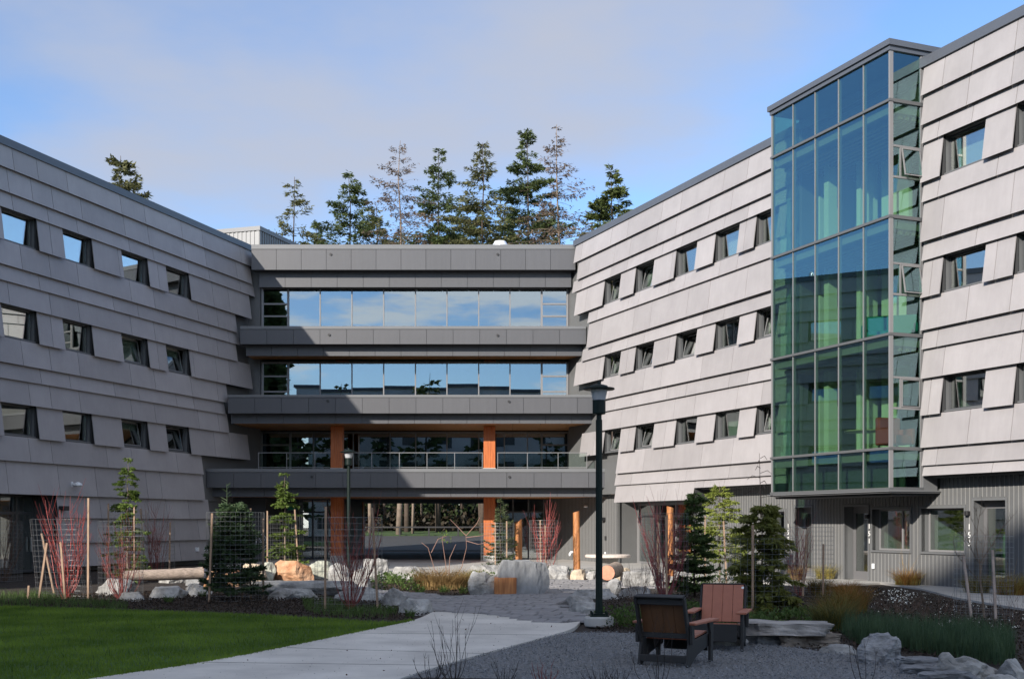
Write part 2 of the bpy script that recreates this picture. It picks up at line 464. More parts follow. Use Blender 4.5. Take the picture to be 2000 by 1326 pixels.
# pavers: running bond turned a little to the court
rng = random.Random(5)
ang = math.radians(-14); ca, sa = math.cos(ang), math.sin(ang)
sizes = [(0.60, 0.36), (0.42, 0.36), (0.50, 0.36)]
pm = []
for (w, d) in sizes:
    mb = MB(); e = 0.012
    mb.hexa([(-w / 2 + e, -d / 2 + e, 0), (w / 2 - e, -d / 2 + e, 0), (w / 2 - e, d / 2 - e, 0), (-w / 2 + e, d / 2 - e, 0),
             (-w / 2 + 2 * e, -d / 2 + 2 * e, 0.035), (w / 2 - 2 * e, -d / 2 + 2 * e, 0.035), (w / 2 - 2 * e, d / 2 - 2 * e, 0.035), (-w / 2 + 2 * e, d / 2 - 2 * e, 0.035)])
    me = bpy.data.meshes.new('paver'); me.from_pydata(mb.v, [], mb.f); me.materials.append(M_paver); pm.append((me, mb))
spots = []
v = 10.0
while v < 52:
    u = -24.0 + rng.random() * 0.5
    while u < 24:
        i = rng.randrange(3); w, d = sizes[i]
        uc, vc = u + w / 2, v + d / 2
        x, y = uc * ca - vc * sa, uc * sa + vc * ca
        if inpoly(x, y, plaza_poly): spots.append((y, x, i))
        u += w
    v += 0.36
spots.sort()
rest = MB()
for k, (y, x, i) in enumerate(spots):
    tz = 0.010 + rng.uniform(-0.004, 0.004)
    if k < 300:
        o = bpy.data.objects.new('paver', pm[i][0]); COL.objects.link(o); o.parent = pave
        o.location = (x, y, tz); o.rotation_euler = (rng.uniform(-.012, .012), rng.uniform(-.012, .012), ang)
    else:
        rest.add([(x + a * ca - b * sa, y + a * sa + b * ca, tz + c) for a, b, c in pm[i][1].v],
                 [(0, 3, 2, 1), (4, 5, 6, 7), (0, 1, 5, 4), (1, 2, 6, 5), (2, 3, 7, 6), (3, 0, 4, 7)])
rest.build('far_pavers', M_paver, pave, kind='stuff')

# pale concrete terrace in front of the link and along the right wing, road behind
terr_poly = [(-13.5, 60), (-13.2, 46), (-9, 43.5), (-4, 42.5), (1.0, 41.0), (3.0, 40.6)] + \
    [tuple(G(px, py)[:2]) for px, py in ((1290, 1133), (1350, 1140), (1440, 1136), (1560, 1142), (1640, 1143), (1720, 1139), (1800, 1150), (1870, 1168), (2000, 1190), (2100, 1215))] + \
    [(24, 22), (24, 30), (8, 54), (4.5, 60)]
poly_sheet('terrace', terr_poly, 0.02, M_conc)
poly_sheet('passage_floor', [(-14, 60.0), (4.5, 60.0), (4.5, 76), (-14, 76)], 0.018, M_asph)
mbr = MB(); mbr.hexa([(-60, 78, terr(0, 78) - .1), (60, 78, terr(0, 78) - .1), (60, 99, terr(0, 99) - .1), (-60, 99, terr(0, 99) - .1),
                      (-60, 78, terr(0, 78) + .03), (60, 78, terr(0, 78) + .03), (60, 99, terr(0, 99) + .03), (-60, 99, terr(0, 99) + .03)])
mbr.build('road', M_asph, kind='structure')
M_verge = mat('verge_grass', (0.045, 0.085, 0.02), 0.95, var=0.4, vscale=3)
mbr = MB(); mbr.hexa([(-60, 99.2, terr(0, 99.2) - .1), (60, 99.2, terr(0, 99.2) - .1), (60, 108, terr(0, 108) - .1), (-60, 108, terr(0, 108) - .1),
                      (-60, 99.2, terr(0, 99.2) + .06), (60, 99.2, terr(0, 99.2) + .06), (60, 108, terr(0, 108) + .06), (-60, 108, terr(0, 108) + .06)])
mbr.build('grass_verge', M_verge, kind='structure')

# ------------------------------------------------------------------ the two clad wings
FL = Frame(-12.88, 58.1, -0.315)
FR = Frame(3.10, 57.0, 0.404)
GAP = 0.022
TILT = 0.092

def panel(F, parent, s0, s1, z0, z1, tilt=TILT, name='cladding_panel'):
    h = z1 - z0
    mb = MB(); F.slab(mb, s0 + GAP / 2, s1 - GAP / 2, z0 - 0.035, z1, 0.012, 0.015 + tilt * h + 0.055, 0.028)
    return mb.build(name, M_panel, parent)

def window(F, parent, s0, s1, z0, z1, ng=-0.20, blind=0.0, sash=False, seed=0, curtain=0.0, nout=-0.045):
    """frame in the core wall, dark metal reveal, pane, optional blind and tilted sash"""
    e = 0.06
    mb = MB()
    F.hexa(mb, s0 - .03, s0, ng - .06, nout, z0 - .03, z1 + .03); F.hexa(mb, s1, s1 + .03, ng - .06, nout, z0 - .03, z1 + .03)
    F.hexa(mb, s0, s1, ng - .06, nout, z1, z1 + .03); F.hexa(mb, s0, s1, ng - .06, nout + .06, z0 - .04, z0)
    w = mb.build('window', M_reveal, parent)
    mb = MB()
    F.hexa(mb, s0, s0 + e, ng - .03, ng + .03, z0, z1); F.hexa(mb, s1 - e, s1, ng - .03, ng + .03, z0, z1)
    F.hexa(mb, s0 + e, s1 - e, ng - .03, ng + .03, z1 - e, z1); F.hexa(mb, s0 + e, s1 - e, ng - .03, ng + .03, z0, z0 + e)
    mb.build('frame', M_frame, w)
    if not sash:
        mb = MB(); F.hexa(mb, s0 + e, s1 - e, ng - .008, ng + .008, z0 + e, z1 - e); mb.build('pane', G_win, w)
    else:                                    # bottom-hung sash tipped into the room
        mb = MB(); a, b = s0 + e + .01, s1 - e - .01; zt, zb = z1 - e - .02, z0 + e + .01; d = 0.20
        for (sa_, sb_, za, zb_) in ((a, a + .04, zb, zt), (b - .04, b, zb, zt), (a, b, zb, zb + .04), (a, b, zt - .04, zt)):
            fa = (za - zb) / (zt - zb); fb = (zb_ - zb) / (zt - zb)
            P = F.P; na, nb = ng - d * fa, ng - d * fb
            mb.hexa([P(sa_, na - .03, za), P(sb_, na - .03, za), P(sb_, na, za), P(sa_, na, za), P(sa_, nb - .03, zb_), P(sb_, nb - .03, zb_), P(sb_, nb, zb_), P(sa_, nb, zb_)])
        mb.build('open_sash', M_mull, w)
        P = F.P; mb = MB(); mb.hexa([P(a + .04, ng - .02, zb + .04), P(b - .04, ng - .02, zb + .04), P(b - .04, ng - .008, zb + .04), P(a + .04, ng - .008, zb + .04), P(a + .04, ng - d - .02, zt - .04), P(b - .04, ng - d - .02, zt - .04), P(b - .04, ng - d - .008, zt - .04), P(a + .04, ng - d - .008, zt - .04)]); mb.build('pane', G_win, w)
    if blind > 0:
        mb = MB(); F.hexa(mb, s0 + .02, s1 - .02, ng - .33, ng - .31, z1 - (z1 - z0) * blind, z1 + .02); mb.build('blind', M_blind, w)
    if curtain > 0:
        mb = MB(); nn = 9; wv = (s1 - s0) * curtain / nn
        for k in range(nn):
            off = 0.03 * (k % 2)
            F.hexa(mb, s1 - .03 - (k + 1) * wv, s1 - .03 - k * wv, ng - .38 - off, ng - .36 - off, z0 - .1, z1 + .05)
        mb.build('curtain', M_blind, w)
    return w

def px_row(F, joints): return [F.sx(p, 0.06) for p in joints]

def build_wing(F, root, rows, wins, s_end, win_style, skip=(), deep=5.0, z_top=15.27, far_from=26.0, pattern=(2.2, 1.15, 1.6, 2.9), seed=1, ground_holes=(), core_bottom=0.0, gn=-0.6):
    """rows: list of (z1, z0, s_start, [joints], bottom_cut?)   wins: {row index: [(s0, s1)]}"""
    rr = random.Random(seed)
    backs = {}; far = MB(); holes = []
    for ri, (z1, z0, sa, joints, smax) in enumerate(rows):
        ws = wins.get(ri, [])
        smax = s_end if smax is None else smax
        edges = [sa] + [j for j in joints if j > sa + .1]
        s = edges[-1]; k = rr.randrange(4)
        while s < smax - 0.4:
            s += pattern[k % 4] * rr.uniform(.85, 1.2); k += 1
            edges.append(min(s, smax))
        if edges[-1] < smax: edges.append(smax)
        for (a, b) in ws:
            edges = [e for e in edges if not (a - .25 < e < b + .25)] + [a, b]
        for (a, b) in skip:
            edges = [e for e in edges if not (a - .15 < e < b + .15)] + [a, b]
        edges = sorted(e for e in edges if sa - 1e-6 <= e <= smax + 1e-6)
        for a, b in zip(edges[:-1], edges[1:]):
            c = (a + b) / 2
            if b - a < 0.05: continue
            if any(w0 < c < w1 for w0, w1 in ws) or any(q0 < c < q1 for q0, q1 in skip): continue
            F.hexa(backs.setdefault(sum(1 for q in skip if c > q[1]), MB()), a, b, -0.05, 0.0, z0, z1)
            tl = TILT
            if a < far_from: panel(F, root, a, b, z0, z1, tl)
            else:
                h = z1 - z0; F.slab(far, a + GAP / 2, b - GAP / 2, z0 - .035, z1, .012, .07 + tl * h, .028)
        for (a, b) in ws:
            holes.append((a, b, z0 + 0.06, z1 - 0.02))
    for bk in backs.values(): bk.build('wall', M_back, root)
    if far.v: far.build('far_cladding', M_panel, root, kind='stuff')
    core = MB()
    allh = holes + [(a, b, 3.2, z_top - .3) for a, b in skip]
    F.holed(core, -1.3, s_end, max(core_bottom, 2.9), z_top - 0.05, -0.32, -0.21, [(h[0] - .03, h[1] + .03, h[2] - .03, h[3] + .03) for h in allh])
    core.build('core_wall', M_core, root)
    for i, h in enumerate(holes):
        st = win_style(i, h)
        window(F, root, *h, **st)
    return holes
M_rib = mat('rib_metal', (0.26, 0.26, 0.255), 0.45)
M_door = mat('door_metal', (0.13, 0.13, 0.135), 0.45)
M_numeral = mat('numeral_white', (0.85, 0.85, 0.83), 0.5)
M_steel = mat('galvanised_steel', (0.42, 0.43, 0.44), 0.35, metal=0.6)
M_fix = mat('fixture_black', (0.02, 0.02, 0.022), 0.5)
M_fixw = mat('fixture_white', (0.72, 0.74, 0.76), 0.4)

# ---- left wing (in shade)
left = thing('residence_wing', 'shaded grey wing of the building behind the lawn, clad in overlapping boards', 'building', tuple(FL.P(8, -3, 0)), 'residence wings either side of the court')
zl = [15.30, 14.48, 13.63, 13.06, 11.90, 11.04, 10.48, 9.66, 8.47, 7.59, 7.03, 6.18, 4.99, 4.13, 2.95]
lj = [(493, [468, 394, 353, 281, 234, 129, 71]), (489, [460, 400, 358, 288, 241, 157, 100]), (495, [468, 407, 367, 298, 251, 149, 92]),
      (487, [445]), (460, [423, 384, 299, 253, 150, 95]), (466, [445, 407, 341, 268, 220, 133, 75]), (461, [423, 384, 300, 254, 152, 96]),
      (489, [446]), (442, [423, 372, 300, 253, 152, 96]), (438, [377, 343, 270, 222, 135, 78]), (444, [425, 386, 301, 255, 154, 97]),
      (484, [447]), (394, [344, 256, 207, 99]), (396, [312, 284, 185, 112, 11])]
sLdoor = FL.sx(110, 0.06)
rowsL = [(zl[i], zl[i + 1], FL.sx(e, .06), px_row(FL, j), None) for i, (e, j) in enumerate(lj)]
rowsL += [(2.95, 2.10, FL.sx(407, .06), px_row(FL, [367, 324]), sLdoor), (2.10, 1.15, FL.sx(406, .06), px_row(FL, [386, 300, 200]), sLdoor),
          (1.15, 0.24, FL.sx(405, .06), px_row(FL, [350, 250, 160]), sLdoor)]
wl = [(FL.sx(a, 0), FL.sx(b, 0)) for a, b in ((367, 322), (286, 235), (177, 120), (69, 0))]
pitch = (wl[3][0] - wl[1][0]); last = wl[2:]
while wl[-1][1] + pitch < 39:
    wl += [(wl[-2][0] + pitch, wl[-2][0] + pitch + 1.9)]
winsL = {3: wl, 7: wl, 11: wl}
SEL = 40.0
def styleL(i, h):
    r = random.Random(100 + i)
    return dict(blind=r.choice([0, 0, 0.35, 0.95, 0]), sash=(i % len(wl) in (0, 1) and i >= len(wl)) , curtain=r.choice([0, .25, .3]))
build_wing(FL, left, rowsL, winsL, SEL, styleL, seed=3, pattern=(2.6, 1.2, 1.35, 1.9), far_from=19.0)
M_floorin = M_slab
def wing_body(F, root, s_end, sa, zt=15.27, deep=-11.0, floors=(10.85, 7.45, 4.0), lounge=None):
    mb = MB(); F.hexa(mb, sa, s_end, -0.9, 0.075, zt, zt + .04)      # eaves board under the flashing
    mb.build('eaves_board', M_back, root)
    mb = MB(); F.hexa(mb, sa, s_end, 0.05, 0.115, zt - 0.02, zt + .26); F.hexa(mb, sa, s_end, -.25, 0.05, zt + .2, zt + .262)
    mb.build('roof_flashing', M_flash, root)
    mb = MB(); F.hexa(mb, sa, s_end, deep, -0.26, zt - .1, zt + .02); mb.build('roof', M_roof, root)
    mb = MB()
    for z in floors: F.hexa(mb, -.5, s_end - .02, deep + .3, -0.46, z - .3, z)
    mb.build('floor_slab', M_slab, root)
    mb = MB(); F.hexa(mb, -.5, s_end, -5.2, -5.0, 0, zt - .1); F.hexa(mb, -.5, s_end, deep, deep + .25, 0, zt - .1); F.hexa(mb, s_end - .2, s_end, deep + .25, -.46, 0, zt - .1)
    mb.build('inner_wall', M_room, root)
wing_body(FL, left, SEL, FL.sx(494, .06) - .1)
# rooms are divided so that windows show separate rooms
mb = MB()
for s in [0.4 + 3.4 * k for k in range(12)]:
    FL.hexa(mb, s, s + .12, -4.98, -.47, 4.0, 15.1)
mb.build('room_partition', M_room, left)
# base wall beside the entrance, behind boards
mb = MB(); FL.hexa(mb, -2.0, sLdoor, -0.50, -0.34, 0, 2.9); FL.hexa(mb, sLdoor - .06, sLdoor, -1.4, 0.0, 0, 2.95); FL.hexa(mb, FL.sx(-30, 0), SEL, -.5, -.34, 0, 2.9)
mb.build('base_wall', M_core, left)
# glazed entrance at ground level (door with side lights)
e1 = FL.sx(-30, 0)
mb = MB()
for s in np.linspace(sLdoor + .04, e1 - .04, 5): FL.hexa(mb, s - .04, s + .04, -1.05, -.95, 0.05, 2.95)
for z in (0.08, 2.25, 2.90): FL.hexa(mb, sLdoor, e1, -1.04, -.96, z - .05, z + .05)
ent = mb.build('entrance_frame', M_frame, left)
q = np.linspace(sLdoor + .04, e1 - .04, 5)
for i in range(4):
    for z0, z1 in ((.13, 2.2), (2.3, 2.85)):
        mb = MB(); FL.hexa(mb, q[i] + .04, q[i + 1] - .04, -1.006, -.994, z0, z1); mb.build('pane', G_win, ent)
mb = MB(); FL.hexa(mb, q[0] + .12, q[0] + .17, -.93, -.88, .8, 1.35); mb.build('door_handle', M_steel, ent)
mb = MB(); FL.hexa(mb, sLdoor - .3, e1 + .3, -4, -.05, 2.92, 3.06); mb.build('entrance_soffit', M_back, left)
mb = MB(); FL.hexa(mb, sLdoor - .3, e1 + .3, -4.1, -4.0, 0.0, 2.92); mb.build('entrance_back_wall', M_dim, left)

# ---- right wing (sunlit)
right = thing('residence_wing', 'sunlit pale grey wing of the building with the glass tower on its face', 'building', tuple(FR.P(14, -3, 0)), 'residence wings either side of the court')
T0, T1, TN = FR.sx(1508, 1.2), FR.sx(1738, 1.2), 1.2
zr = [15.27, 14.43, 13.56, 13.03, 11.87, 11.31, 10.13, 9.59, 8.50, 7.55, 7.00, 6.14, 5.06, 4.12, 3.60]
rj = [(1124, [1138, 1196, 1228, 1295, 1333, 1416, 1463, 1846]), (1130, [1153, 1202, 1233, 1286, 1323, 1388, 1432, 1894, 1981]),
      (1120, [1138, 1195, 1227, 1296, 1334, 1417, 1463, 1835]), (1126, [1147]), (1150, [1168, 1229, 1249, 1308, 1339, 1407, 1442, 1835]),
      (1150, [1178, 1240, 1274, 1346, 1388, 1461, 1845, 1982]), (1138, [1196, 1227, 1260, 1334, 1374, 1416, 1909]), (1125, []),
      (1174, [1193, 1260, 1294, 1373, 1433, 1893, 1978]), (1177, [1202, 1234, 1304, 1342, 1426, 1463, 1833, 1998]),
      (1175, [1215, 1246, 1319, 1359, 1442, 1491, 1846]), (1136, []), (1207, [1260, 1295, 1373, 1433, 1895, 1980]), (1203, [1235, 1305, 1342, 1426, 1832])]
rowsR = [(zr[i], zr[i + 1], FR.sx(e, .06), px_row(FR, j), None) for i, (e, j) in enumerate(rj)]
sBlk = FR.sx(1357, .06)
rowsR += [(3.60, 2.83, FR.sx(1203, .06), px_row(FR, [1261, 1297]), sBlk), (3.60, 3.30, sBlk + .02, px_row(FR, [1376, 1416, 1940]), None)]
wr = [(FR.sx(a, 0), FR.sx(b, 0)) for a, b in ((1183, 1215), (1244, 1280), (1323, 1364), (1400, 1447), (1480, 1524), (1845, 1928), (1988, 2078))]
wr = [w for w in wr if w[1] < T0 + .2 or w[0] > T1]
wr[4] = (wr[4][0], min(wr[4][1], T0 - .1))
SER = 36.0
wr.append((wr[-1][0] + 3.1, wr[-1][0] + 4.9))
winsR = {3: wr, 7: wr, 11: wr}
def styleR(i, h):
    n = len(wr); f, k = divmod(i, n)
    bl = {(0, 1): .9, (0, 3): .85, (0, 4): .8, (0, 5): .80, (1, 0): .3, (2, 3): .9, (1, 3): 0, (0, 2): 0.0}.get((f, k), 0)
    return dict(blind=bl, sash=((f, k) in ((0, 0), (1, 0), (1, 1), (1, 2), (2, 0), (2, 1), (1, 4), (2, 4), (0, 1))), curtain=.22 if k in (3, 5) else 0)
# the cladding stops 0.4 m short of the tower's sides
build_wing(FR, right, rowsR, winsR, SER, styleR, skip=((T0 - .02, T1 + .10),), seed=8, far_from=33.0, core_bottom=3.2, z_top=15.27)
wing_body(FR, right, SER, FR.sx(1123, .06) - .1)
mb = MB()
for s in [3.0, 5.6, 8.6, 12.0, 15.2, T0 - .15, T1 + .35, 27.6, 31.2, 34.8]:
    FR.hexa(mb, s, s + .12, -4.98, -.47, 4.0, 15.1)
mb.build('room_partition', M_room, right)

# ground storey of the right wing: ribbed metal wall set back under the boards
NG = -0.62
def gz(px, py): return FR.zy(px, py, NG)
gs = lambda px: FR.sx(px, NG)
openings = {'w0': (gs(1497), gs(1533), 1.05, 2.30), 'd150': (gs(1553), gs(1586), 0.02, 2.42), 'd151': (gs(1650), gs(1696), 0.02, 2.42),
            'w151': (gs(1704), gs(1778), 1.02, 2.32), 'w153': (gs(1800), gs(1884), 1.02, 2.32), 'd153': (gs(1903), gs(1965), 0.02, 2.52)}
s_ent0, s_ent1 = gs(1206), gs(1362)
mb = MB(); FR.holed(mb, -7.5, s_ent0, 0, 3.2, NG - .12, NG, []); FR.holed(mb, s_ent1, SER, 0, 3.30, NG - .12, NG, list(openings.values()))
mb.build('ground_wall', M_core, right)
mb = MB(); s = -7.4; kk = 0
hs = list(openings.values())
while s < SER - .1:
    if not (s_ent0 - .05 < s < s_ent1 + .05):
        zz = [(0.0, 3.18 if s < s_ent0 else 3.28)]
        for h in hs:
            if h[0] - .12 < s < h[1] + .12:
                zz = [(a, b) for a, b in ((0.0, h[2] - .1), (h[3] + .1, 3.28)) if b - a > .15]
        for a, b in zz: FR.hexa(mb, s - .008, s + .008, NG - .01, NG + .014, a, b)
    s += 0.165
mb.build('siding_ribs', M_rib, right, kind='stuff')
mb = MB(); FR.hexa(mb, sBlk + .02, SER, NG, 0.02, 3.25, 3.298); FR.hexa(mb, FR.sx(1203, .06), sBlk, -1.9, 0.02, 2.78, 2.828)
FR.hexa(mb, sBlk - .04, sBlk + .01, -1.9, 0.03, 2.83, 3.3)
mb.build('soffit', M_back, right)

def gdoor(h, name, glass_l=0.12, handle=True):
    s0, s1, z0, z1 = h
    d = -0.38
    mb = MB()     # deep metal reveal standing slightly proud of the siding
    FR.hexa(mb, s0 - .06, s0, NG + d, NG + .03, z0, z1 + .06); FR.hexa(mb, s1, s1 + .06, NG + d, NG + .03, z0, z1 + .06)
    FR.hexa(mb, s0, s1, NG + d, NG + .03, z1, z1 + .06)
    w = mb.build(name, M_reveal, right)
    mb = MB(); e = .12
    FR.hexa(mb, s0, s0 + e, NG + d - .03, NG + d + .03, z0, z1); FR.hexa(mb, s1 - e, s1, NG + d - .03, NG + d + .03, z0, z1)
    FR.hexa(mb, s0 + e, s1 - e, NG + d - .03, NG + d + .03, z1 - .22, z1); FR.hexa(mb, s0 + e, s1 - e, NG + d - .03, NG + d + .03, z0, z0 + .28)
    mb.build('door_leaf', M_door, w)
    mb = MB(); FR.hexa(mb, s0 + e, s1 - e, NG + d - .008, NG + d + .008, z0 + .28, z1 - .22); mb.build('pane', G_win, w)
    mb = MB(); FR.hexa(mb, s1 - .20, s1 - .17, NG + d + .05, NG + d + .08, .95, 1.35); FR.hexa(mb, s1 - .20, s1 - .17, NG + d, NG + d + .05, .97, 1.0); FR.hexa(mb, s1 - .20, s1 - .17, NG + d, NG + d + .05, 1.30, 1.33)
    mb.build('door_handle', M_steel, w)
    return w
def gwin(h, mull=None):
    s0, s1, z0, z1 = h; d = -0.30
    mb = MB()
    FR.hexa(mb, s0 - .06, s0, NG + d, NG + .03, z0 - .06, z1 + .06); FR.hexa(mb, s1, s1 + .06, NG + d, NG + .03, z0 - .06, z1 + .06)
    FR.hexa(mb, s0, s1, NG + d, NG + .03, z1, z1 + .06); FR.hexa(mb, s0, s1, NG + d, NG + .05, z0 - .06, z0)
    w = mb.build('ground_window', M_reveal, right)
    mb = MB(); e = .06
    FR.hexa(mb, s0, s0 + e, NG + d - .03, NG + d + .03, z0, z1); FR.hexa(mb, s1 - e, s1, NG + d - .03, NG + d + .03, z0, z1)
    FR.hexa(mb, s0 + e, s1 - e, NG + d - .03, NG + d + .03, z1 - e, z1); FR.hexa(mb, s0 + e, s1 - e, NG + d - .03, NG + d + .03, z0, z0 + e)
    if mull: FR.hexa(mb, s0 + (s1 - s0) * mull - .03, s0 + (s1 - s0) * mull + .03, NG + d - .03, NG + d + .03, z0 + e, z1 - e)
    mb.build('frame', M_mull, w)
    mb = MB(); FR.hexa(mb, s0 + e, s1 - e, NG + d - .008, NG + d + .008, z0 + e, z1 - e); mb.build('pane', G_win, w)
    return w
gwin(openings['w0']); gwin(openings['w151'], .62); gwin(openings['w153'])
for k in ('d150', 'd151', 'd153'): gdoor(openings[k], 'entrance_door')
# rooms behind the ground windows
M_greenwall = mat('green_room_paint', (0.20, 0.42, 0.18), 0.8)
mb = MB(); FR.hexa(mb, s_ent1, SER, -4.2, -4.1, 0, 3.2); FR.hexa(mb, s_ent1, SER, -4.1, NG - .13, 3.18, 3.24); FR.hexa(mb, gs(1790), gs(1795), -4.1, NG - .13, 0, 3.2); FR.hexa(mb, gs(1700), gs(1702), -4.1, NG - .13, 0, 3.2)
mb.build('ground_room_wall', M_room, right)
mb = MB(); FR.hexa(mb, gs(1800), gs(1890), -2.6, -2.5, 0, 2.9); mb.build('green_room_wall', M_greenwall, right)
mb = MB(); FR.hexa(mb, gs(1565), gs(1583), NG - .44, NG - .42, .62, 1.12); mb.build('paper_notice', mat('kraft_paper', (0.62, 0.42, 0.20), .8), right)
mb = MB(); FR.hexa(mb, gs(1566), gs(1584), NG - .44, NG - .42, 1.78, 2.14); mb.build('paper_notice', M_blind, right)

# door numbers, vertical
def text_mesh(body, size, name, F, s, n, z, parent, m):
    cu = bpy.data.curves.new('numeral', 'FONT'); cu.body = body; cu.size = size; cu.extrude = .006; cu.align_x = 'CENTER'
    ob = bpy.data.objects.new('numeral_tmp', cu); COL.objects.link(ob)
    dg = bpy.context.evaluated_depsgraph_get(); me = bpy.data.meshes.new_from_object(ob.evaluated_get(dg))
    right_dir = F.u; up = Vector((0, 0, 1)); nn = F.n
    if right_dir.cross(up).dot(nn) < 0: right_dir = -right_dir
    vs = [F.P(s, n, z) + right_dir * v.co.x + up * v.co.y + nn * v.co.z for v in me.vertices]
    fs = [tuple(p.vertices) for p in me.polygons]
    bpy.data.objects.remove(ob); bpy.data.curves.remove(cu); bpy.data.meshes.remove(me)
    return mkmesh(name, vs, fs, m, parent)
for num, px in (('150', 1541), ('151', 1699.5), ('153', 1895)):
    for k, ch in enumerate(num):
        text_mesh(ch, 0.23, 'numeral', FR, gs(px), NG + .035, 1.62 - k * .235 + .08, right, M_numeral)

# small fixtures on walls
def fixture(F, name, s, z, n, root, parts):
    for (nm, ds0, ds1, dn0, dn1, dz0, dz1, m) in parts:
        mb = MB(); F.hexa(mb, s + ds0, s + ds1, n + dn0, n + dn1, z + dz0, z + dz1); bevel(mb.build(nm, m, root), .01)
for px in (1697, 1893):
    fixture(FR, 'wall_light', gs(px), 2.02 if px < 1800 else 2.1, NG + .02, right, [('wall_light', -.06, .06, 0, .12, 0, .13, M_fix)])
fixture(FR, 'outlet', gs(1708), .42, NG + .02, right, [('outlet_cover', -.05, .05, 0, .06, 0, .17, M_fixw)])
fixture(FR, 'outlet', gs(1184), .32, NG + .02, right, [('outlet_cover', -.05, .05, 0, .06, 0, .2, M_fixw), ('card_reader', -.05, .04, 0, .05, .75, .95, M_fix)])
fixture(FR, 'wall_light', gs(1182), 1.98, NG + .02, right, [('wall_light', -.13, .10, 0, .2, 0, .16, M_fix)])
mb = MB(); mb.tube([FR.P(gs(1123), NG, .42), FR.P(gs(1123), NG + .22, .42), FR.P(gs(1123), NG + .27, .34), FR.P(gs(1123), NG + .27, .24)], .07, 10); mb.build('drain_pipe', M_fixw, right, smooth=True)
mb = MB(); mb.lathe([(.0, 0), (.10, .01), (.11, .05), (.08, .1), (.0, .13)], FR.P(gs(1148), NG + .1, 2.62), 14); mb.build('dome_camera', M_fixw, right, smooth=True)
cs, cz = FL.sx(143, .2), 3.32
mb = MB(); FL.hexa(mb, cs - .05, cs + .05, .10, .16, cz - .12, cz + .14); mb.beam(FL.P(cs, .14, cz + .05), FL.P(cs, .34, cz + .05), .07, .07); mb.build('camera_bracket', M_fixw, left)
mb = MB(); mb.lathe([(.0, -.06), (.09, -.05), (.16, -.02), (.17, .01), (.13, .07), (.05, .12), (0, .13)], FL.P(cs, .42, cz), 16); mb.build('security_camera', M_fixw, left, smooth=True)
mb = MB(); FL.hexa(mb, FL.sx(122, .2) - .14, FL.sx(122, .2) + .16, .16, .40, 2.35, 2.52); mb.build('wall_light', M_fix, left)
for px, z, m in ((383, .62, M_fixw), (400, .64, M_fixw)):
    mb = MB(); FL.hexa(mb, FL.sx(px, .1) - .07, FL.sx(px, .1) + .07, .10, .22, z - .02, z + .16); mb.build('hose_bib_cover', m, left)

# recessed entry with double doors in the right wing
ne = -1.75
q = [FR.sx(p, ne) for p in (1212, 1249, 1286, 1322, 1356)]
mb = MB()
for s in q: FR.hexa(mb, s - .05, s + .05, ne - .06, ne + .06, 0, 2.78)
for z in (.06, 2.18, 2.72): FR.hexa(mb, q[0], q[-1], ne - .055, ne + .055, z - .05, z + .05)
en = mb.build('entry_frame', M_mull, right)
for i in range(4):
    for z0, z1 in ((.11, 2.13), (2.23, 2.67)):
        mb = MB(); FR.hexa(mb, q[i] + .05, q[i + 1] - .05, ne - .008, ne + .008, z0, z1); mb.build('pane', G_win, en)
m_ = (q[0] + q[1]) / 2
mb = MB()
for a, b in ((q[0] + .05, m_ - .01), (m_ + .01, q[1] - .05)):
    FR.hexa(mb, a, a + .09, ne + .01, ne + .06, .03, 2.12); FR.hexa(mb, b - .09, b, ne + .01, ne + .06, .03, 2.12)
    FR.hexa(mb, a + .09, b - .09, ne + .01, ne + .06, 1.98, 2.12); FR.hexa(mb, a + .09, b - .09, ne + .01, ne + .06, .03, .25)
mb.build('double_door', M_mull, en)
mb = MB()
for a in (m_ - .09, m_ + .06): FR.hexa(mb, a, a + .03, ne + .08, ne + .11, .9, 1.3)
mb.build('door_handle', M_steel, en)
for a, b in ((s_ent0 - .3, s_ent0 - .1), (s_ent1, s_ent1 + .1)):
    mb = MB(); FR.hexa(mb, a, b, -6, NG - .12, 0, 2.8); mb.build('entry_side_wall', M_core, right)
mb = MB(); FR.hexa(mb, s_ent0 - .3, s_ent1 + .1, -6.1, -6.0, 0, 2.8); mb.build('lobby_back_wall', mat('lobby_timber', (0.50, 0.24, 0.06), .5, var=.3, vscale=2, stretch=(6, 6, .6)), right)
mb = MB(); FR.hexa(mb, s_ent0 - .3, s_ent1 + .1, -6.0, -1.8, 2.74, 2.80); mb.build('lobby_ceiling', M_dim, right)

# ------------------------------------------------------------------ glass tower
tower = thing('glass_tower', 'projecting stair tower glazed in green glass on the sunlit wing', 'tower', tuple(FR.P((T0 + T1) / 2, .6, 0)))
ZB, ZF, ZT = 2.82, [4.06, 7.38, 10.80, 14.18], 15.62
cols = [T0 + (T1 - T0) * i / 5 for i in range(6)]
zlev = [ZB + .12] + ZF + [ZT]
mb = MB(); sub = MB()
for i, s in enumerate(cols):
    if i in (0, 5): continue
    FR.hexa(mb, s - .015, s + .015, TN - .11, TN + .012, ZB + .1, ZT)
FR.hexa(mb, T0 - .03, T0 + .035, TN - .1, TN + .02, ZB + .1, ZT)
FR.hexa(mb, T1 - .035, T1 + .03, TN - .1, TN + .02, ZB + .1, ZT)
FR.hexa(mb, T1 - .03, T1 + .025, .02, .10, ZB + .1, ZT); FR.hexa(mb, T0 - .025, T0 + .03, .02, .10, ZB + .1, ZT)
mb.build('mullion', M_mull, tower)
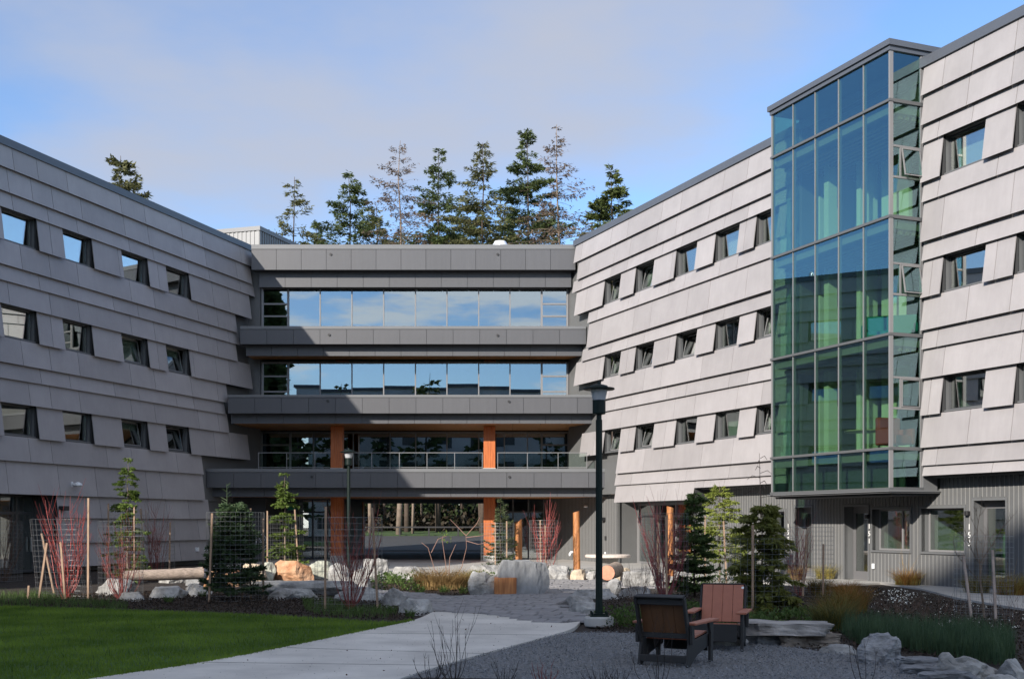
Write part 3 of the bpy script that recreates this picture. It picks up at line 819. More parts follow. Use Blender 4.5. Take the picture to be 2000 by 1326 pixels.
for z in ZF + [ZB + .06]:
    mb = MB()
    FR.hexa(mb, T0 - .05, T1 + .05, TN - .12, TN + .05, z - .038, z + .038)
    FR.hexa(mb, T1 - .07, T1 + .05, .0, TN - .12, z - .05, z + .05); FR.hexa(mb, T0 - .05, T0 + .07, .0, TN - .12, z - .05, z + .05)
    mb.build('transom', mat('transom_metal', (0.10, 0.105, 0.11), .4), tower)
for j in range(5):
    z0, z1 = (zlev[j] + .05 if j else zlev[0] + .0), zlev[j + 1] - (.05 if j < 4 else 0)
    for i in range(5):
        mb = MB(); FR.hexa(mb, cols[i] + .016, cols[i + 1] - .016, TN - .02, TN - .008, z0, z1); mb.build('pane', G_tower, tower)
    for sd in (T1, T0):
        d = -1 if sd == T1 else 1
        a, b = (sd - .018, sd - .006) if sd == T1 else (sd + .006, sd + .018)
        if sd == T1 and j in (1, 2, 3):          # side bay with an opening light at mid-height
            zm0, zm1 = z0 + 1.12, z0 + 2.02
            mb = MB()
            for z in (zm0, zm1): FR.hexa(mb, T1 - .05, T1 + .02, .10, TN - .1, z - .03, z + .03)
            FR.hexa(mb, T1 - .05, T1 + .02, TN - .40, TN - .35, zm0 + .03, zm1 - .03)
            vf = mb.build('vent_frame', M_mull, tower)
            for za, zb in ((z0, zm0 - .03), (zm1 + .03, z1)):
                mb = MB(); FR.hexa(mb, a, b, .1, TN - .1, za, zb); mb.build('pane', G_tower, tower)
            mb = MB(); FR.hexa(mb, a, b, TN - .35, TN - .1, zm0 + .03, zm1 - .03); mb.build('pane', G_tower, vf)
            op = .0 if j == 1 else .15                          # awning sash pushed outward
            P = FR.P; n0, n1 = .12, TN - .41
            fr = MB()
            def sash(mbx, na, nb, za, zb_, t0, t1):
                fa = (zm1 - .03 - za) / (zm1 - zm0 - .06) * op; fb = (zm1 - .03 - zb_) / (zm1 - zm0 - .06) * op
                mbx.hexa([P(T1 + fa + t0, na, za), P(T1 + fa + t1, na, za), P(T1 + fa + t1, nb, za), P(T1 + fa + t0, nb, za),
                          P(T1 + fb + t0, na, zb_), P(T1 + fb + t1, na, zb_), P(T1 + fb + t1, nb, zb_), P(T1 + fb + t0, nb, zb_)])
            za, zb_ = zm0 + .04, zm1 - .04
            sash(fr, n0, n0 + .03, za, zb_, -.0, .04); sash(fr, n1 - .03, n1, za, zb_, 0, .04)
            sash(fr, n0 + .03, n1 - .03, za, za + .03, 0, .04); sash(fr, n0 + .03, n1 - .03, zb_ - .03, zb_, 0, .04)
            sf = fr.build('awning_sash', M_mull, vf)
            gp = MB(); sash(gp, n0 + .05, n1 - .05, za + .05, zb_ - .05, .018, .03); gp.build('sash_pane', G_tower, vf)
        else:
            mb = MB(); FR.hexa(mb, a, b, .1, TN - .1, z0, z1); mb.build('pane', G_tower, tower)
mb = MB()
FR.hexa(mb, T0 - .12, T1 + .12, -.6, TN + .12, ZT + .13, ZT + .30); FR.hexa(mb, T0 - .06, T1 + .06, -.6, TN + .06, ZT + .0, ZT + .13)
mb.build('roof_cap', M_flash, tower)
mb = MB(); FR.hexa(mb, T0 - .06, T1 + .06, -.58, TN + .04, ZB - .06, ZB + .03); FR.hexa(mb, T0 - .10, T1 + .10, -.58, TN + .10, ZB - .02, ZB + .01); mb.build('base_sill', M_cope, tower)
mb = MB(); FR.hexa(mb, T0 + .05, T1 - .05, -.6, TN - .1, ZB - .13, ZB - .07); mb.build('base_soffit', M_back, tower)
# metal cheek that closes the tower against the wing
mb = MB(); FR.hexa(mb, T1 - .04, T1 + .05, -.5, .02, ZB, ZT); FR.hexa(mb, T0 - .05, T0 + .04, -.5, .02, ZB, ZT); FR.hexa(mb, T1 + .05, T1 + .30, -.45, -.06, 3.3, 15.2); mb.build('side_cheek', M_cope, tower)
# floors, ceilings and lounge walls seen through the glass
mb = MB()
for z in ZF: FR.hexa(mb, T0 + .05, T1 - .06, -4.9, TN - .13, z - .32, z - .02)
FR.hexa(mb, T0 + .05, T1 - .06, -.5, TN - .13, ZB + .03, ZB + .1)
mb.build('floor', M_slab, tower)
M_slat = mat('ceiling_slat', (0.20, 0.18, 0.14), .6)
for z in ZF[1:]:
    mb = MB()
    for k in range(22):
        n = -4.6 + k * .25
        FR.hexa(mb, T0 + .1, T1 - .1, n, n + .12, z - .46, z - .36)
    mb.build('slatted_ceiling', M_slat, tower, kind='stuff')
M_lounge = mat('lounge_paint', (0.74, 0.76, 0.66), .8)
for k in range(3):
    z0, z1 = ZF[k] - .02, ZF[k + 1] - .34
    mb = MB()
    FR.hexa(mb, T0 + .04, T0 + .2, -4.9, -.6, z0, z1)
    FR.hexa(mb, T0 + .95, T0 + 1.2, -.55, -.2, z0, z1)
    FR.hexa(mb, T0 + 1.75, T0 + 1.95, -1.6, -.9, z0, z1)
    FR.hexa(mb, T0 + 2.2, T0 + 3.5, -1.7, -1.55, z0, z1)
    mb.build('lounge_wall', M_lounge, tower)
    mb = MB(); FR.hexa(mb, T1 - .2, T1 - .06, -4.9, -.6, z0, z1); FR.hexa(mb, T0 + .2, T1 - .2, -4.95, -4.85, z0, z1); mb.build('lounge_rear_wall', mat('lounge_unlit_tone', (.16, .17, .15), .8), tower)  # side and rear walls coloured dark to stand for unlit depth
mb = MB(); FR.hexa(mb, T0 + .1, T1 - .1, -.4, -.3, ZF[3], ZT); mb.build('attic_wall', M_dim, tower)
mb = MB(); FR.hexa(mb, T0 + .1, T1 - .1, .55, .62, ZB + .1, ZF[0] - .33); mb.build('spandrel_panel', mat('spandrel', (0.05, 0.075, 0.06), .6), tower)

# furniture in the lounges
def lounge_chair(name, label, cat, s, n, z, rot, m, w=.8):
    t = thing(name, label, cat, tuple(FR.P(s, n, z)))
    M = Matrix.Rotation(rot, 3, 'Z'); base = FR.P(s, n, z)
    def part(nm, x0, x1, y0, y1, z0, z1, mm=m, b=.05):
        mb = MB(); mb.box(x0, x1, y0, y1, z0, z1)
        vs = [base + M @ Vector(p) for p in mb.v]
        return bevel(mkmesh(nm, vs, mb.f, mm, t), b, 2)
    part('seat', -w / 2 + .1, w / 2 - .1, -.3, .35, .18, .46)
    part('backrest', -w / 2, w / 2, -.48, -.28, .18, 1.02)
    part('armrest', -w / 2 - .05, -w / 2 + .1, -.28, .35, .18, .66); part('armrest', w / 2 - .1, w / 2 + .05, -.28, .35, .18, .66)
    for x in (-w / 2 + .08, w / 2 - .08):
        for y in (-.38, .28): part('leg', x - .025, x + .025, y - .025, y + .025, 0, .18, M_frame, .004)
    return t
M_red = mat('red_upholstery', (0.50, 0.07, 0.04), .85); M_teal = mat('teal_upholstery', (0.02, 0.25, 0.25), .85)
zsF = ZF
lounge_chair('lounge_chair', 'red upholstered armchair behind the lower glass of the tower', 'armchair', T1 - .75, .35, ZF[0] - .02, math.radians(200), M_red, .8)
lounge_chair('sofa', 'teal sofa behind the middle glass of the tower', 'sofa', T0 + 4.0, -.4, ZF[1] - .02, math.radians(160), M_teal, 1.6)
tv = thing('television', 'large black screen on a stand in the lower tower lounge', 'television', tuple(FR.P(T0 + 4.4, -1.0, ZF[0] - .02)))
mb = MB(); FR.hexa(mb, T0 + 3.7, T0 + 5.2, -1.05, -.98, ZF[0] + .75, ZF[0] + 1.75); mb.build('screen', mat('screen_black', (.008, .009, .012), .25), tv)
mb = MB(); FR.hexa(mb, T0 + 4.40, T0 + 4.5, -1.08, -1.03, ZF[0] - .02, ZF[0] + .75); FR.hexa(mb, T0 + 4.0, T0 + 4.9, -1.3, -.8, ZF[0] - .02, ZF[0] + .02); mb.build('stand', M_frame, tv)
tb = thing('lounge_table', 'pale round-edged table in the lower tower lounge', 'table', tuple(FR.P(T0 + 3.4, .2, ZF[0] - .02)))
mb = MB(); mb.lathe([(0, .70), (.6, .70), (.62, .72), (.6, .74), (0, .74)], FR.P(T0 + 3.4, .1, ZF[0] - .02), 24); mb.build('table_top', mat('pale_laminate', (.6, .52, .36), .5), tb)
mb = MB(); mb.lathe([(.3, 0), (.3, .02), (.04, .04), (.04, .7)], FR.P(T0 + 3.4, .1, ZF[0] - .02), 12); mb.build('pedestal', M_frame, tb)
tv2 = thing('television', 'large black screen on a stand in the middle tower lounge', 'television', tuple(FR.P(T0 + 4.2, -1.4, ZF[1] - .02)))
mb = MB(); FR.hexa(mb, T0 + 3.6, T0 + 5.2, -1.45, -1.38, ZF[1] + .85, ZF[1] + 1.85); mb.build('screen', MATS['screen_black'], tv2)
mb = MB(); FR.hexa(mb, T0 + 4.35, T0 + 4.45, -1.48, -1.43, ZF[1] - .02, ZF[1] + .85); FR.hexa(mb, T0 + 4.0, T0 + 4.8, -1.7, -1.2, ZF[1] - .02, ZF[1] + .02); mb.build('stand', M_frame, tv2)
# ------------------------------------------------------------------ the link block between the wings
link_b = thing('link_building', 'four-storey dark grey link block with ribbon glazing and orange timber columns', 'building', (-4.8, 58, 0))
YG = 58.3                                   # glass plane of the two upper floors
bands = [  # Yfront, x0, x1, coping top/bottom, band bottom, second band: Y, top, bottom, x0, x1
    (57.2, 491, 1124, 478, 487, 527, 57.75, 530, 561, 506, 1116),
    (56.3, 469, 1145, 637, 643, 672, 56.85, 675, 695, 480, 1137),
    (55.3, 445, 1180, 771, 776, 807, 55.85, 810, 827, 451, 1168),
    (54.6, 403, 1203, 915, 922, 952, 55.15, 955, 970, 413, 1192)]
core = MB(); soff_z = []
for bi, (Y, xa, xb, c0, c1, b1, Y2, t2, b2, x2a, x2b) in enumerate(bands):
    X0, X1 = PX(xa, Y), PX(xb, Y); zc, zt, zb = PZ(c0, Y), PZ(c1, Y), PZ(b1, Y)
    mb = MB(); mb.box(X0, X1, Y - .03, Y + .45, zt, zc); bevel(mb.build('coping', M_cope, link_b), .008)
    pw = 1.24; n = max(1, round((X1 - X0) / pw))
    edges = [X0 + (X1 - X0) * k / n for k in range(n + 1)]
    first = None
    for k in range(n):
        mb = MB(); mb.box(edges[k] + .008, edges[k + 1] - .008, Y, Y + .04, zb, zt - .012); mb.build('fascia_panel', M_dark, link_b)
    X2, X3 = PX(x2a, Y2), PX(x2b, Y2); z2t, z2b = PZ(t2, Y2), PZ(b2, Y2)
    n = max(1, round((X3 - X2) / pw)); edges2 = [X2 + (X3 - X2) * k / n for k in range(n + 1)]
    for k in range(n):
        mb = MB(); mb.box(edges2[k] + .008, edges2[k + 1] - .008, Y2, Y2 + .04, z2b, zb + .25); mb.build('fascia_panel', M_dark, link_b)
    core.box(X0 + .02, X1 - .02, Y + .045, Y2 + .05, zb + .01, zt - .02)
    core.box(X2 + .02, X3 - .02, Y2 + .045, YG + .4, z2b + .05, zt - .15)
    soff_z.append(z2b)
core.build('slab_core', M_back, link_b)
# timber soffits: one board panel per bay
for (bi, yb) in ((1, YG - .05), (2, 60.4), (3, 61.5)):
    Y, xa, xb, c0, c1, b1, Y2, t2, b2, x2a, x2b = bands[bi]
    X2, X3 = PX(x2a, Y2) + .05, PX(x2b, Y2) - .05
    n = 13
    for k in range(n):
        a, b = X2 + (X3 - X2) * k / n, X2 + (X3 - X2) * (k + 1) / n
        mb = MB(); mb.box(a + .006, b - .006, Y2 + .05, yb, soff_z[bi] + .02, soff_z[bi] + .045); mb.build('soffit_board', M_wood, link_b)
# roof deck
mb = MB(); mb.box(PX(491, 57.2), PX(1124, 57.2), 57.6, 74.5, 14.95, 15.05); mb.box(PX(491, 57.2), PX(1124, 57.2), 74.3, 74.6, 3.1, 15.3); mb.build('roof', M_roof, link_b)

# ribbon glazing
mull_px = [513, 563, 625.5, 687.5, 749.5, 811.5, 873, 935, 996, 1058, 1108]
def ribbon(Yg, zt, zb, subs, xs=None, name='window_ribbon', mid_end=()):
    X = xs or [PX(p, YG) for p in mull_px]
    mb = MB(); w = .035
    for i, x in enumerate(X):
        ww = .05 if i in (0, 1, len(X) - 2, len(X) - 1) else .028
        mb.box(x - ww, x + ww, Yg - .06, Yg + .08, zb, zt)
    mb.box(X[0] - .05, X[-1] + .05, Yg - .055, Yg + .075, zb - .02, zb + .05); mb.box(X[0] - .05, X[-1] + .05, Yg - .055, Yg + .075, zt - .06, zt + .02)
    for z in subs:
        for i in (0, len(X) - 2): mb.box(X[i] + .05, X[i + 1] - .05, Yg - .05, Yg + .07, z - .04, z + .04)
    fr = mb.build('window_ribbon', M_mull, link_b)
    for i in range(len(X) - 1):
        zs = [zb + .05] + (sorted(subs) if i in (0, len(X) - 2) else []) + [zt - .06]
        for a, b in zip(zs[:-1], zs[1:]):
            pr = random.Random(i * 7 + int(a * 10)); t0, t1, t2, t3 = [pr.uniform(-.0035, .0035) for _ in range(4)]; xa_, xb_ = X[i] + .03, X[i + 1] - .03
            mb = MB(); mb.hexa([(xa_, Yg - .008 + t0, a), (xb_, Yg - .008 + t1, a), (xb_, Yg + .008 + t1, a), (xa_, Yg + .008 + t0, a), (xa_, Yg - .008 + t2, b), (xb_, Yg - .008 + t1 + t2 - t0, b), (xb_, Yg + .008 + t1 + t2 - t0, b), (xa_, Yg + .008 + t2, b)]); mb.build('pane', G_cw, fr)
    return fr
zB, zC, zD = PZ(637, 56.3), PZ(771, 55.3), PZ(915, 54.6)
g4t, g4b = PZ(563, YG), zB - .25
g3t, g3b = PZ(708, YG), zC - .25
ribbon(YG, g4t, g4b, [PZ(594, YG), PZ(618, YG)])
ribbon(YG, g3t, g3b, [PZ(735, YG), PZ(765, YG)])
Y2G = 60.5
xs2 = [PX(p, Y2G) for p in (511, 567, 612, 650, 690, 762, 812, 873, 935, 985, 1030, 1058, 1110)]
ribbon(Y2G, soff_z[2] - .05, zD - .25, [PZ(869, Y2G)], xs2)
# side infill walls between glazing and wings, behind the bands
XL, XR = PX(511, YG), PX(1110, YG)
for q_ in ((XL - 1.2, XL - .05, YG - .02, YG + .15, 7.3, 15.0), (XR + .05, XR + 1.2, YG - .02, YG + .15, 7.3, 15.0),
           (XL - 1.5, xs2[0] - .05, Y2G - .02, Y2G + .15, 4.2, 7.2), (xs2[-1] + .05, XR + 1.6, Y2G - .02, Y2G + .15, 4.2, 7.2)):
    mb = MB(); mb.box(*q_); mb.build('infill_wall', M_core, link_b)
# floors, ceilings, rear walls of the rooms
mb = MB()
for z in (zB - .28, zC - .28, zD - .28): mb.box(-13.4, 3.4, YG + .42 if z != zD - .28 else 55.3, 74.2, z - .3, z)
mb.build('floor_slab', M_slab, link_b)
mb = MB()
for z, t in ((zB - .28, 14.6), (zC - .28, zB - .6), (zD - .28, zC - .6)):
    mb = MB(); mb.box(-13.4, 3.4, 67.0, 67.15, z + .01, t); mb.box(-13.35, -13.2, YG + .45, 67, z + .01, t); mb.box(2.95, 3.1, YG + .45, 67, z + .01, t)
    mb.build('room_rear_wall', M_dim if t < 7.5 else M_room, link_b)  # lowest glazed floor gets a darkened rear wall standing for a dim room
mb = MB()
for t in (14.55, zB - .62, zC - .62): mb.box(-13.2, 2.95, YG + .45, 67, t, t + .03)
mb.build('room_ceiling', M_room, link_b)
# interior lamp ring and desk boards seen behind the top ribbon
mb = MB(); c = Vector((PX(812, 62), 62, PZ(577, 62)))
mb.tube([c + Vector((math.cos(a) * .62, math.sin(a) * .62, 0)) for a in np.linspace(0, 2 * math.pi, 25)], .025, 6, cap=False); 
M_lampglow = mat('ring_lamp_white', (.9, .9, .88), .4)
mb.build('ring_lamp', M_lampglow, link_b)
for px in (677, 952):
    mb = MB(); mb.box(PX(px - 8, 60), PX(px + 8, 60), 60, 60.3, zB - .28, zB + .40); mb.build('timber_plinth', M_gluelam, link_b)

# glulam columns
for cx in (659, 956):
    X = PX(cx, 57.6); w = .285
    for (z0, z1) in ((zD + .16, soff_z[2] - .0), (0.30, soff_z[3] + .02)):
        mb = MB()
        for k in range(5):                    # laminations read as vertical boards
            a = X - w + 2 * w * k / 5; mb.box(a + .003, a + 2 * w / 5 - .003, 57.3 + .004 * (k % 2), 57.9, z0, z1)
        mb.build('column', M_gluelam, link_b)
    for za, zb in ((zD - .27, zD + .16), (0, .30)):
        mb = MB(); mb.box(X - .31, X + .31, 57.27, 57.93, za, zb); mb.build('column_base', M_conc, link_b)
    mb = MB(); mb.box(X - w, X + w, 58.9, 59.5, zC - .28, zB - .6); mb.build('column', M_gluelam, link_b)
for X in (PX(701, 70), PX(962, 70)):
    mb = MB(); mb.box(X - .28, X + .28, 69.7, 70.3, 0.02, 3.2); mb.build('column', M_gluelam, link_b)
# ground storey: glazed lobbies left and right of the open passage
mb = MB()
mb.box(-13.9, PX(520, 57), 56.9, 57.1, 0, 3.2); mb.box(-13.9, PX(520, 57), 57.1, 62, 0, 3.2)
mb.build('passage_wall', mat('passage_wall_dark', (0.035, 0.037, 0.04), .7), link_b)
LX = [PX(p, 62.0) for p in (556, 583, 611, 640, 668)]
mb = MB()
for x in LX: mb.box(x - .04, x + .04, 61.95, 62.05, 0, 3.08)
mb.box(LX[0], LX[-1], 61.96, 62.04, 2.4, 2.48)
lob = mb.build('lobby_glazing', M_frame, link_b)
for a, b in zip(LX[:-1], LX[1:]):
    mb = MB(); mb.box(a + .04, b - .04, 61.992, 62.008, 0.05, 2.4); mb.build('pane', G_win, lob)
    mb = MB(); mb.box(a + .04, b - .04, 61.992, 62.008, 2.48, 3.06); mb.build('pane', G_win, lob)
RX = [PX(p, 61.0) for p in (972, 1002, 1032, 1062)]
mb = MB()
for x in RX: mb.box(x - .04, x + .04, 60.95, 61.05, 0, 3.08)
mb.box(RX[0], RX[-1], 60.96, 61.04, 2.4, 2.48)
lob2 = mb.build('lobby_glazing', M_frame, link_b)
for a, b in zip(RX[:-1], RX[1:]):
    mb = MB(); mb.box(a + .04, b - .04, 60.992, 61.008, 0.05, 2.4); mb.build('pane', G_win, lob2)
for a, b in ((-13.9, -9.6), (-.2, 4)):
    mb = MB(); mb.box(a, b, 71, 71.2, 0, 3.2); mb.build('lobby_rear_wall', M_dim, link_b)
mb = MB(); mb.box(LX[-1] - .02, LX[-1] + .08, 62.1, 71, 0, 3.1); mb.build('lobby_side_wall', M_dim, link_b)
mb = MB(); mb.box(PX(560, 61.5), PX(575, 61.5), 61.7, 61.74, 2.55, 2.9); mb.build('exit_sign_plate', mat('exit_green', (.04, .35, .2), .5), link_b)
mb = MB(); mb.box(PX(590, 64), PX(628, 64), 64, 65.5, 0, 1.9); mb.build('lobby_cabinet', mat('cabinet_green', (.01, .05, .045), .4), link_b)
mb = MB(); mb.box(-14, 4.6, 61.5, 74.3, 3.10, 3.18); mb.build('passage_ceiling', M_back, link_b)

# white line emblem on the dark passage wall: hooded spiral over three waves
M_emb = mat('emblem_white', (0.75, 0.77, 0.78), .5)
ex, ez, ey = PX(510, 56.85), PZ(1061, 56.85), 56.87
em = MB(); r = .011
def ln(pts): em.tube([(ex + a, ey, ez + b) for a, b in pts], r, 5)
ln([(-.24, -.02)] + [(-.24, .2)] + [(-.24 * math.cos(t), .2 + .24 * math.sin(t)) for t in np.linspace(0, math.pi, 12)] + [(.24, .02)])
ln([(.13 * math.cos(t) * (1 - t / 14) + .03, .20 + .13 * math.sin(t) * (1 - t / 14)) for t in np.linspace(-2.4, 4.6, 18)])
for k in range(3):
    z = -.08 - k * .15
    ln([(-.24, z), (-.16, z - .07), (-.08, z), (0, z - .07), (.08, z), (.16, z - .07), (.24, z)])
em.build('emblem', M_emb, link_b)

# balcony railing on the first floor
YR = 55.0; zr0, zr1 = zD, PZ(884, YR)
posts = [505, 560, 615, 690, 726, 780, 834, 888, 942, 972, 1030, 1090, 1146]
mb = MB()
for p in posts: x = PX(p, YR); mb.box(x - .014, x + .014, YR - .02, YR + .02, zr0, zr1 - .02)
for a, b in ((505, 644), (690, 942), (972, 1146)):
    mb.box(PX(a, YR) - .02, PX(b, YR) + .02, YR - .03, YR + .03, zr1 - .015, zr1 + .015)
    mb.box(PX(a, YR), PX(b, YR), YR - .015, YR + .015, zr0 + .06, zr0 + .09)
rl = mb.build('railing', mat('rail_metal', (.17, .175, .18), .45), link_b)
for a, b in zip(posts[:-1], posts[1:]):
    if (a, b) in ((615, 690), (942, 972)): continue
    mb = MB(); mb.box(PX(a, YR) + .04, PX(b, YR) - .04, YR - .005, YR + .005, zr0 + .1, zr1 - .04); mb.build('glass_panel', G_rail, rl)
# rainwater spouts (small dark holes with steel rims) on the fascias
for px, py, Y in ((646, 497, 57.2), (643, 654, 56.3), (640, 783, 55.3), (609, 931, 54.6), (972, 497, 57.2), (972, 655, 56.3), (994, 784, 55.3), (995, 931, 54.6)):
    mb = MB(); mb.tube([(PX(px, Y), Y - .05, PZ(py, Y)), (PX(px, Y), Y + .02, PZ(py, Y))], .06, 12); mb.build('scupper', M_fix, link_b)

# ------------------------------------------------------------------ roof-top things
M_corr = mat('corrugated_metal', (0.17, 0.175, 0.18), .45, metal=.2)
ph = thing('roof_penthouse', 'corrugated grey metal plant room rising behind the roof edge', 'plant room', (-15, 70, 15.3))
c = Vector((PX(507, 70), 70, 0)); zt = PZ(445, 70)
u = -FL.u; n_ = Vector((-FL.n.x, -FL.n.y, 0))
def ribbed(a, d, length, name):
    mb = MB(); k = int(length / .28); out = Vector((d.y, -d.x, 0))
    if out.dot(Vector((0, -1, 0))) < 0: out = -out
    e = a + d * length
    mb.beam(a - out * .08 + Vector((0, 0, (zt + 15.3) / 2)), e - out * .08 + Vector((0, 0, (zt + 15.3) / 2)), .1, zt - 15.3 - .1)
    for i in range(k):
        p = a + d * (.14 + i * .28) + out * -.02
        mb.beam((p.x, p.y, 15.3), (p.x, p.y, zt - .1), .13, .05, up=out)
    return mb.build(name, M_corr, ph)
ribbed(c, u, 9.0, 'ribbed_wall'); ribbed(c, n_, 7.0, 'ribbed_wall')
mb = MB(); p4 = [c + (-u) * .06 - n_ * .06, c + u * 9.06 - n_ * .06, c + u * 9.06 + n_ * 7.06, c - u * .06 + n_ * 7.06]
mb.hexa([(p.x, p.y, zt - .15) for p in p4] + [(p.x, p.y, zt + .1) for p in p4]); mb.build('roof_cap', M_cope, ph)
M_wm = mat('white_metal', (.82, .83, .84), .3, metal=.3)
vt = thing('roof_vent', 'round white metal vent cap above the link roof edge', 'vent', (PX(977, 62), 62, 15.05))
mb = MB(); b = (PX(977, 62), 62, 15.05); mb.lathe([(.32, 0), (.32, 1.05), (.46, 1.1), (.46, 1.42), (.38, 1.46), (.30, 1.62), (.0, 1.66)], b, 20); mb.build('cap', M_wm, vt)
mb = MB(); mb.lathe([(.5, -.02), (.5, .1), (.34, .12), (.32, .13)], b, 20); mb.build('curb', M_roof, vt)
s = FL.sx(315, -1.5); P0 = FL.P(s, -1.5, 15.29)
gv_ = thing('roof_vent', 'small gooseneck duct poking above the roof of the shaded wing', 'vent', tuple(P0))
mb = MB(); mb.tube([P0 + Vector((0, 0, z)) for z in (0, .55)] + [P0 + Vector((.12 * (1 - math.cos(t)) , 0, .55 + .16 * math.sin(t))) for t in np.linspace(.3, math.pi, 7)] + [P0 + Vector((.24, 0, .45))], .085, 10); mb.build('duct', M_wm, gv_, smooth=True)
mb = MB(); mb.lathe([(.12, 0), (.12, .06), (.09, .08)], P0, 12); mb.build('collar', mat('copper', (.35, .12, .07), .5), gv_)

# ------------------------------------------------------------------ lamp posts
M_green = mat('lamp_dark_green', (0.004, 0.012, 0.010), .5, spec=.25)
M_lens = mat('lamp_lens', (0.62, 0.64, 0.66), .35, trans=.3)
def lamp_post(loc, label, h=4.47):
    t = thing('lamp_post', label, 'street lamp', (0, 0, 0), 'court lamp posts')
    mb = MB(); mb.lathe([(.26, 0), (.27, .02), (.27, .15), (.25, .18), (0, .18)], n=28); mb.build('footing', M_conc, t)
    mb = MB(); mb.box(-.17, .17, -.17, .17, .18, .21); mb.box(-.11, .11, -.11, .11, .21, .235)
    for x in (-.135, .135):
        for y in (-.135, .135): mb.tube([(x, y, .2), (x, y, .27)], .018, 6)
    mb.build('base_plate', M_green, t)
    hp = h - .64
    mb = MB(); mb.lathe([(.075, .23), (.064, .5), (.060, hp - .12), (.060, hp - .05), (.048, hp - .04), (.048, hp + .04), (.07, hp + .06)], n=16); mb.build('pole', M_green, t, smooth=False)
    mb = MB(); mb.lathe([(.07, hp + .05), (.115, hp + .06), (.12, hp + .08), (.12, hp + .30), (.13, hp + .31)], n=24); mb.build('ballast_can', M_green, t)
    mb = MB()
    n = 30
    for k in range(n):
        a = 2 * math.pi * k / n; da = math.pi / n * .82
        p = [(.115, hp + .31), (.155, hp + .50)]
        mb.add([(p[0][0] * math.cos(a - da), p[0][0] * math.sin(a - da), p[0][1]), (p[0][0] * math.cos(a + da), p[0][0] * math.sin(a + da), p[0][1]),
                (p[1][0] * math.cos(a + da), p[1][0] * math.sin(a + da), p[1][1]), (p[1][0] * math.cos(a - da), p[1][0] * math.sin(a - da), p[1][1])], [(0, 1, 2, 3)])
    mb.lathe([(.10, hp + .31), (.14, hp + .50)], n=24)
    mb.build('lantern_lens', M_lens, t)
    mb = MB(); mb.lathe([(.12, hp + .50), (.28, hp + .505), (.29, hp + .52), (.28, hp + .535), (.17, hp + .55), (.15, hp + .58), (.08, hp + .60), (.03, hp + .61), (.025, hp + .65), (0, hp + .66)], n=32); mb.build('hood', M_green, t)
    t.location = loc
    return t
g = G(1170, 1222); lamp_post((g.x, g.y, 0), 'tall dark green lamp post on a concrete footing beside the gravel')
lamp_post((PX(681, 41), 41, 0.0), 'slim far lamp post standing in front of the shaded orange column')
# ------------------------------------------------------------------ stones, logs, furniture
M_granite = mat('granite', (0.31, 0.305, 0.295), .88, var=.5, vscale=2.6, bump=1.0, bscale=9, detail=12, objvar=.13, col2=(0.47, 0.465, 0.45))
M_granite_d = mat('dark_granite', (0.22, 0.225, 0.23), .8, var=.35, vscale=2.5, bump=.9, bscale=6, detail=9, stretch=(1.2, 1.2, .45))
M_orangest = mat('orange_stone', (0.46, 0.20, 0.09), .85, var=.3, vscale=3, bump=.8, bscale=8, col2=(0.58, 0.36, 0.22), detail=9)  # orange tone mottled at random
M_tanst = mat('tan_stone', (0.52, 0.43, 0.32), .85, var=.2, vscale=3, bump=.7, bscale=8, detail=8)
M_greenst = mat('greenish_stone', (0.42, 0.43, 0.36), .85, var=.2, vscale=3, bump=.7, bscale=8, detail=8)
M_slate = mat('slate_ledge', (0.17, 0.175, 0.185), .8, var=.4, vscale=3, bump=1.0, bscale=6, stretch=(1, 1, 5), detail=9)
M_brown_st = mat('brown_ledge_stone', (0.25, 0.215, 0.18), .85, var=.35, vscale=3, bump=1.0, bscale=6, stretch=(1, 1, 3), detail=9)

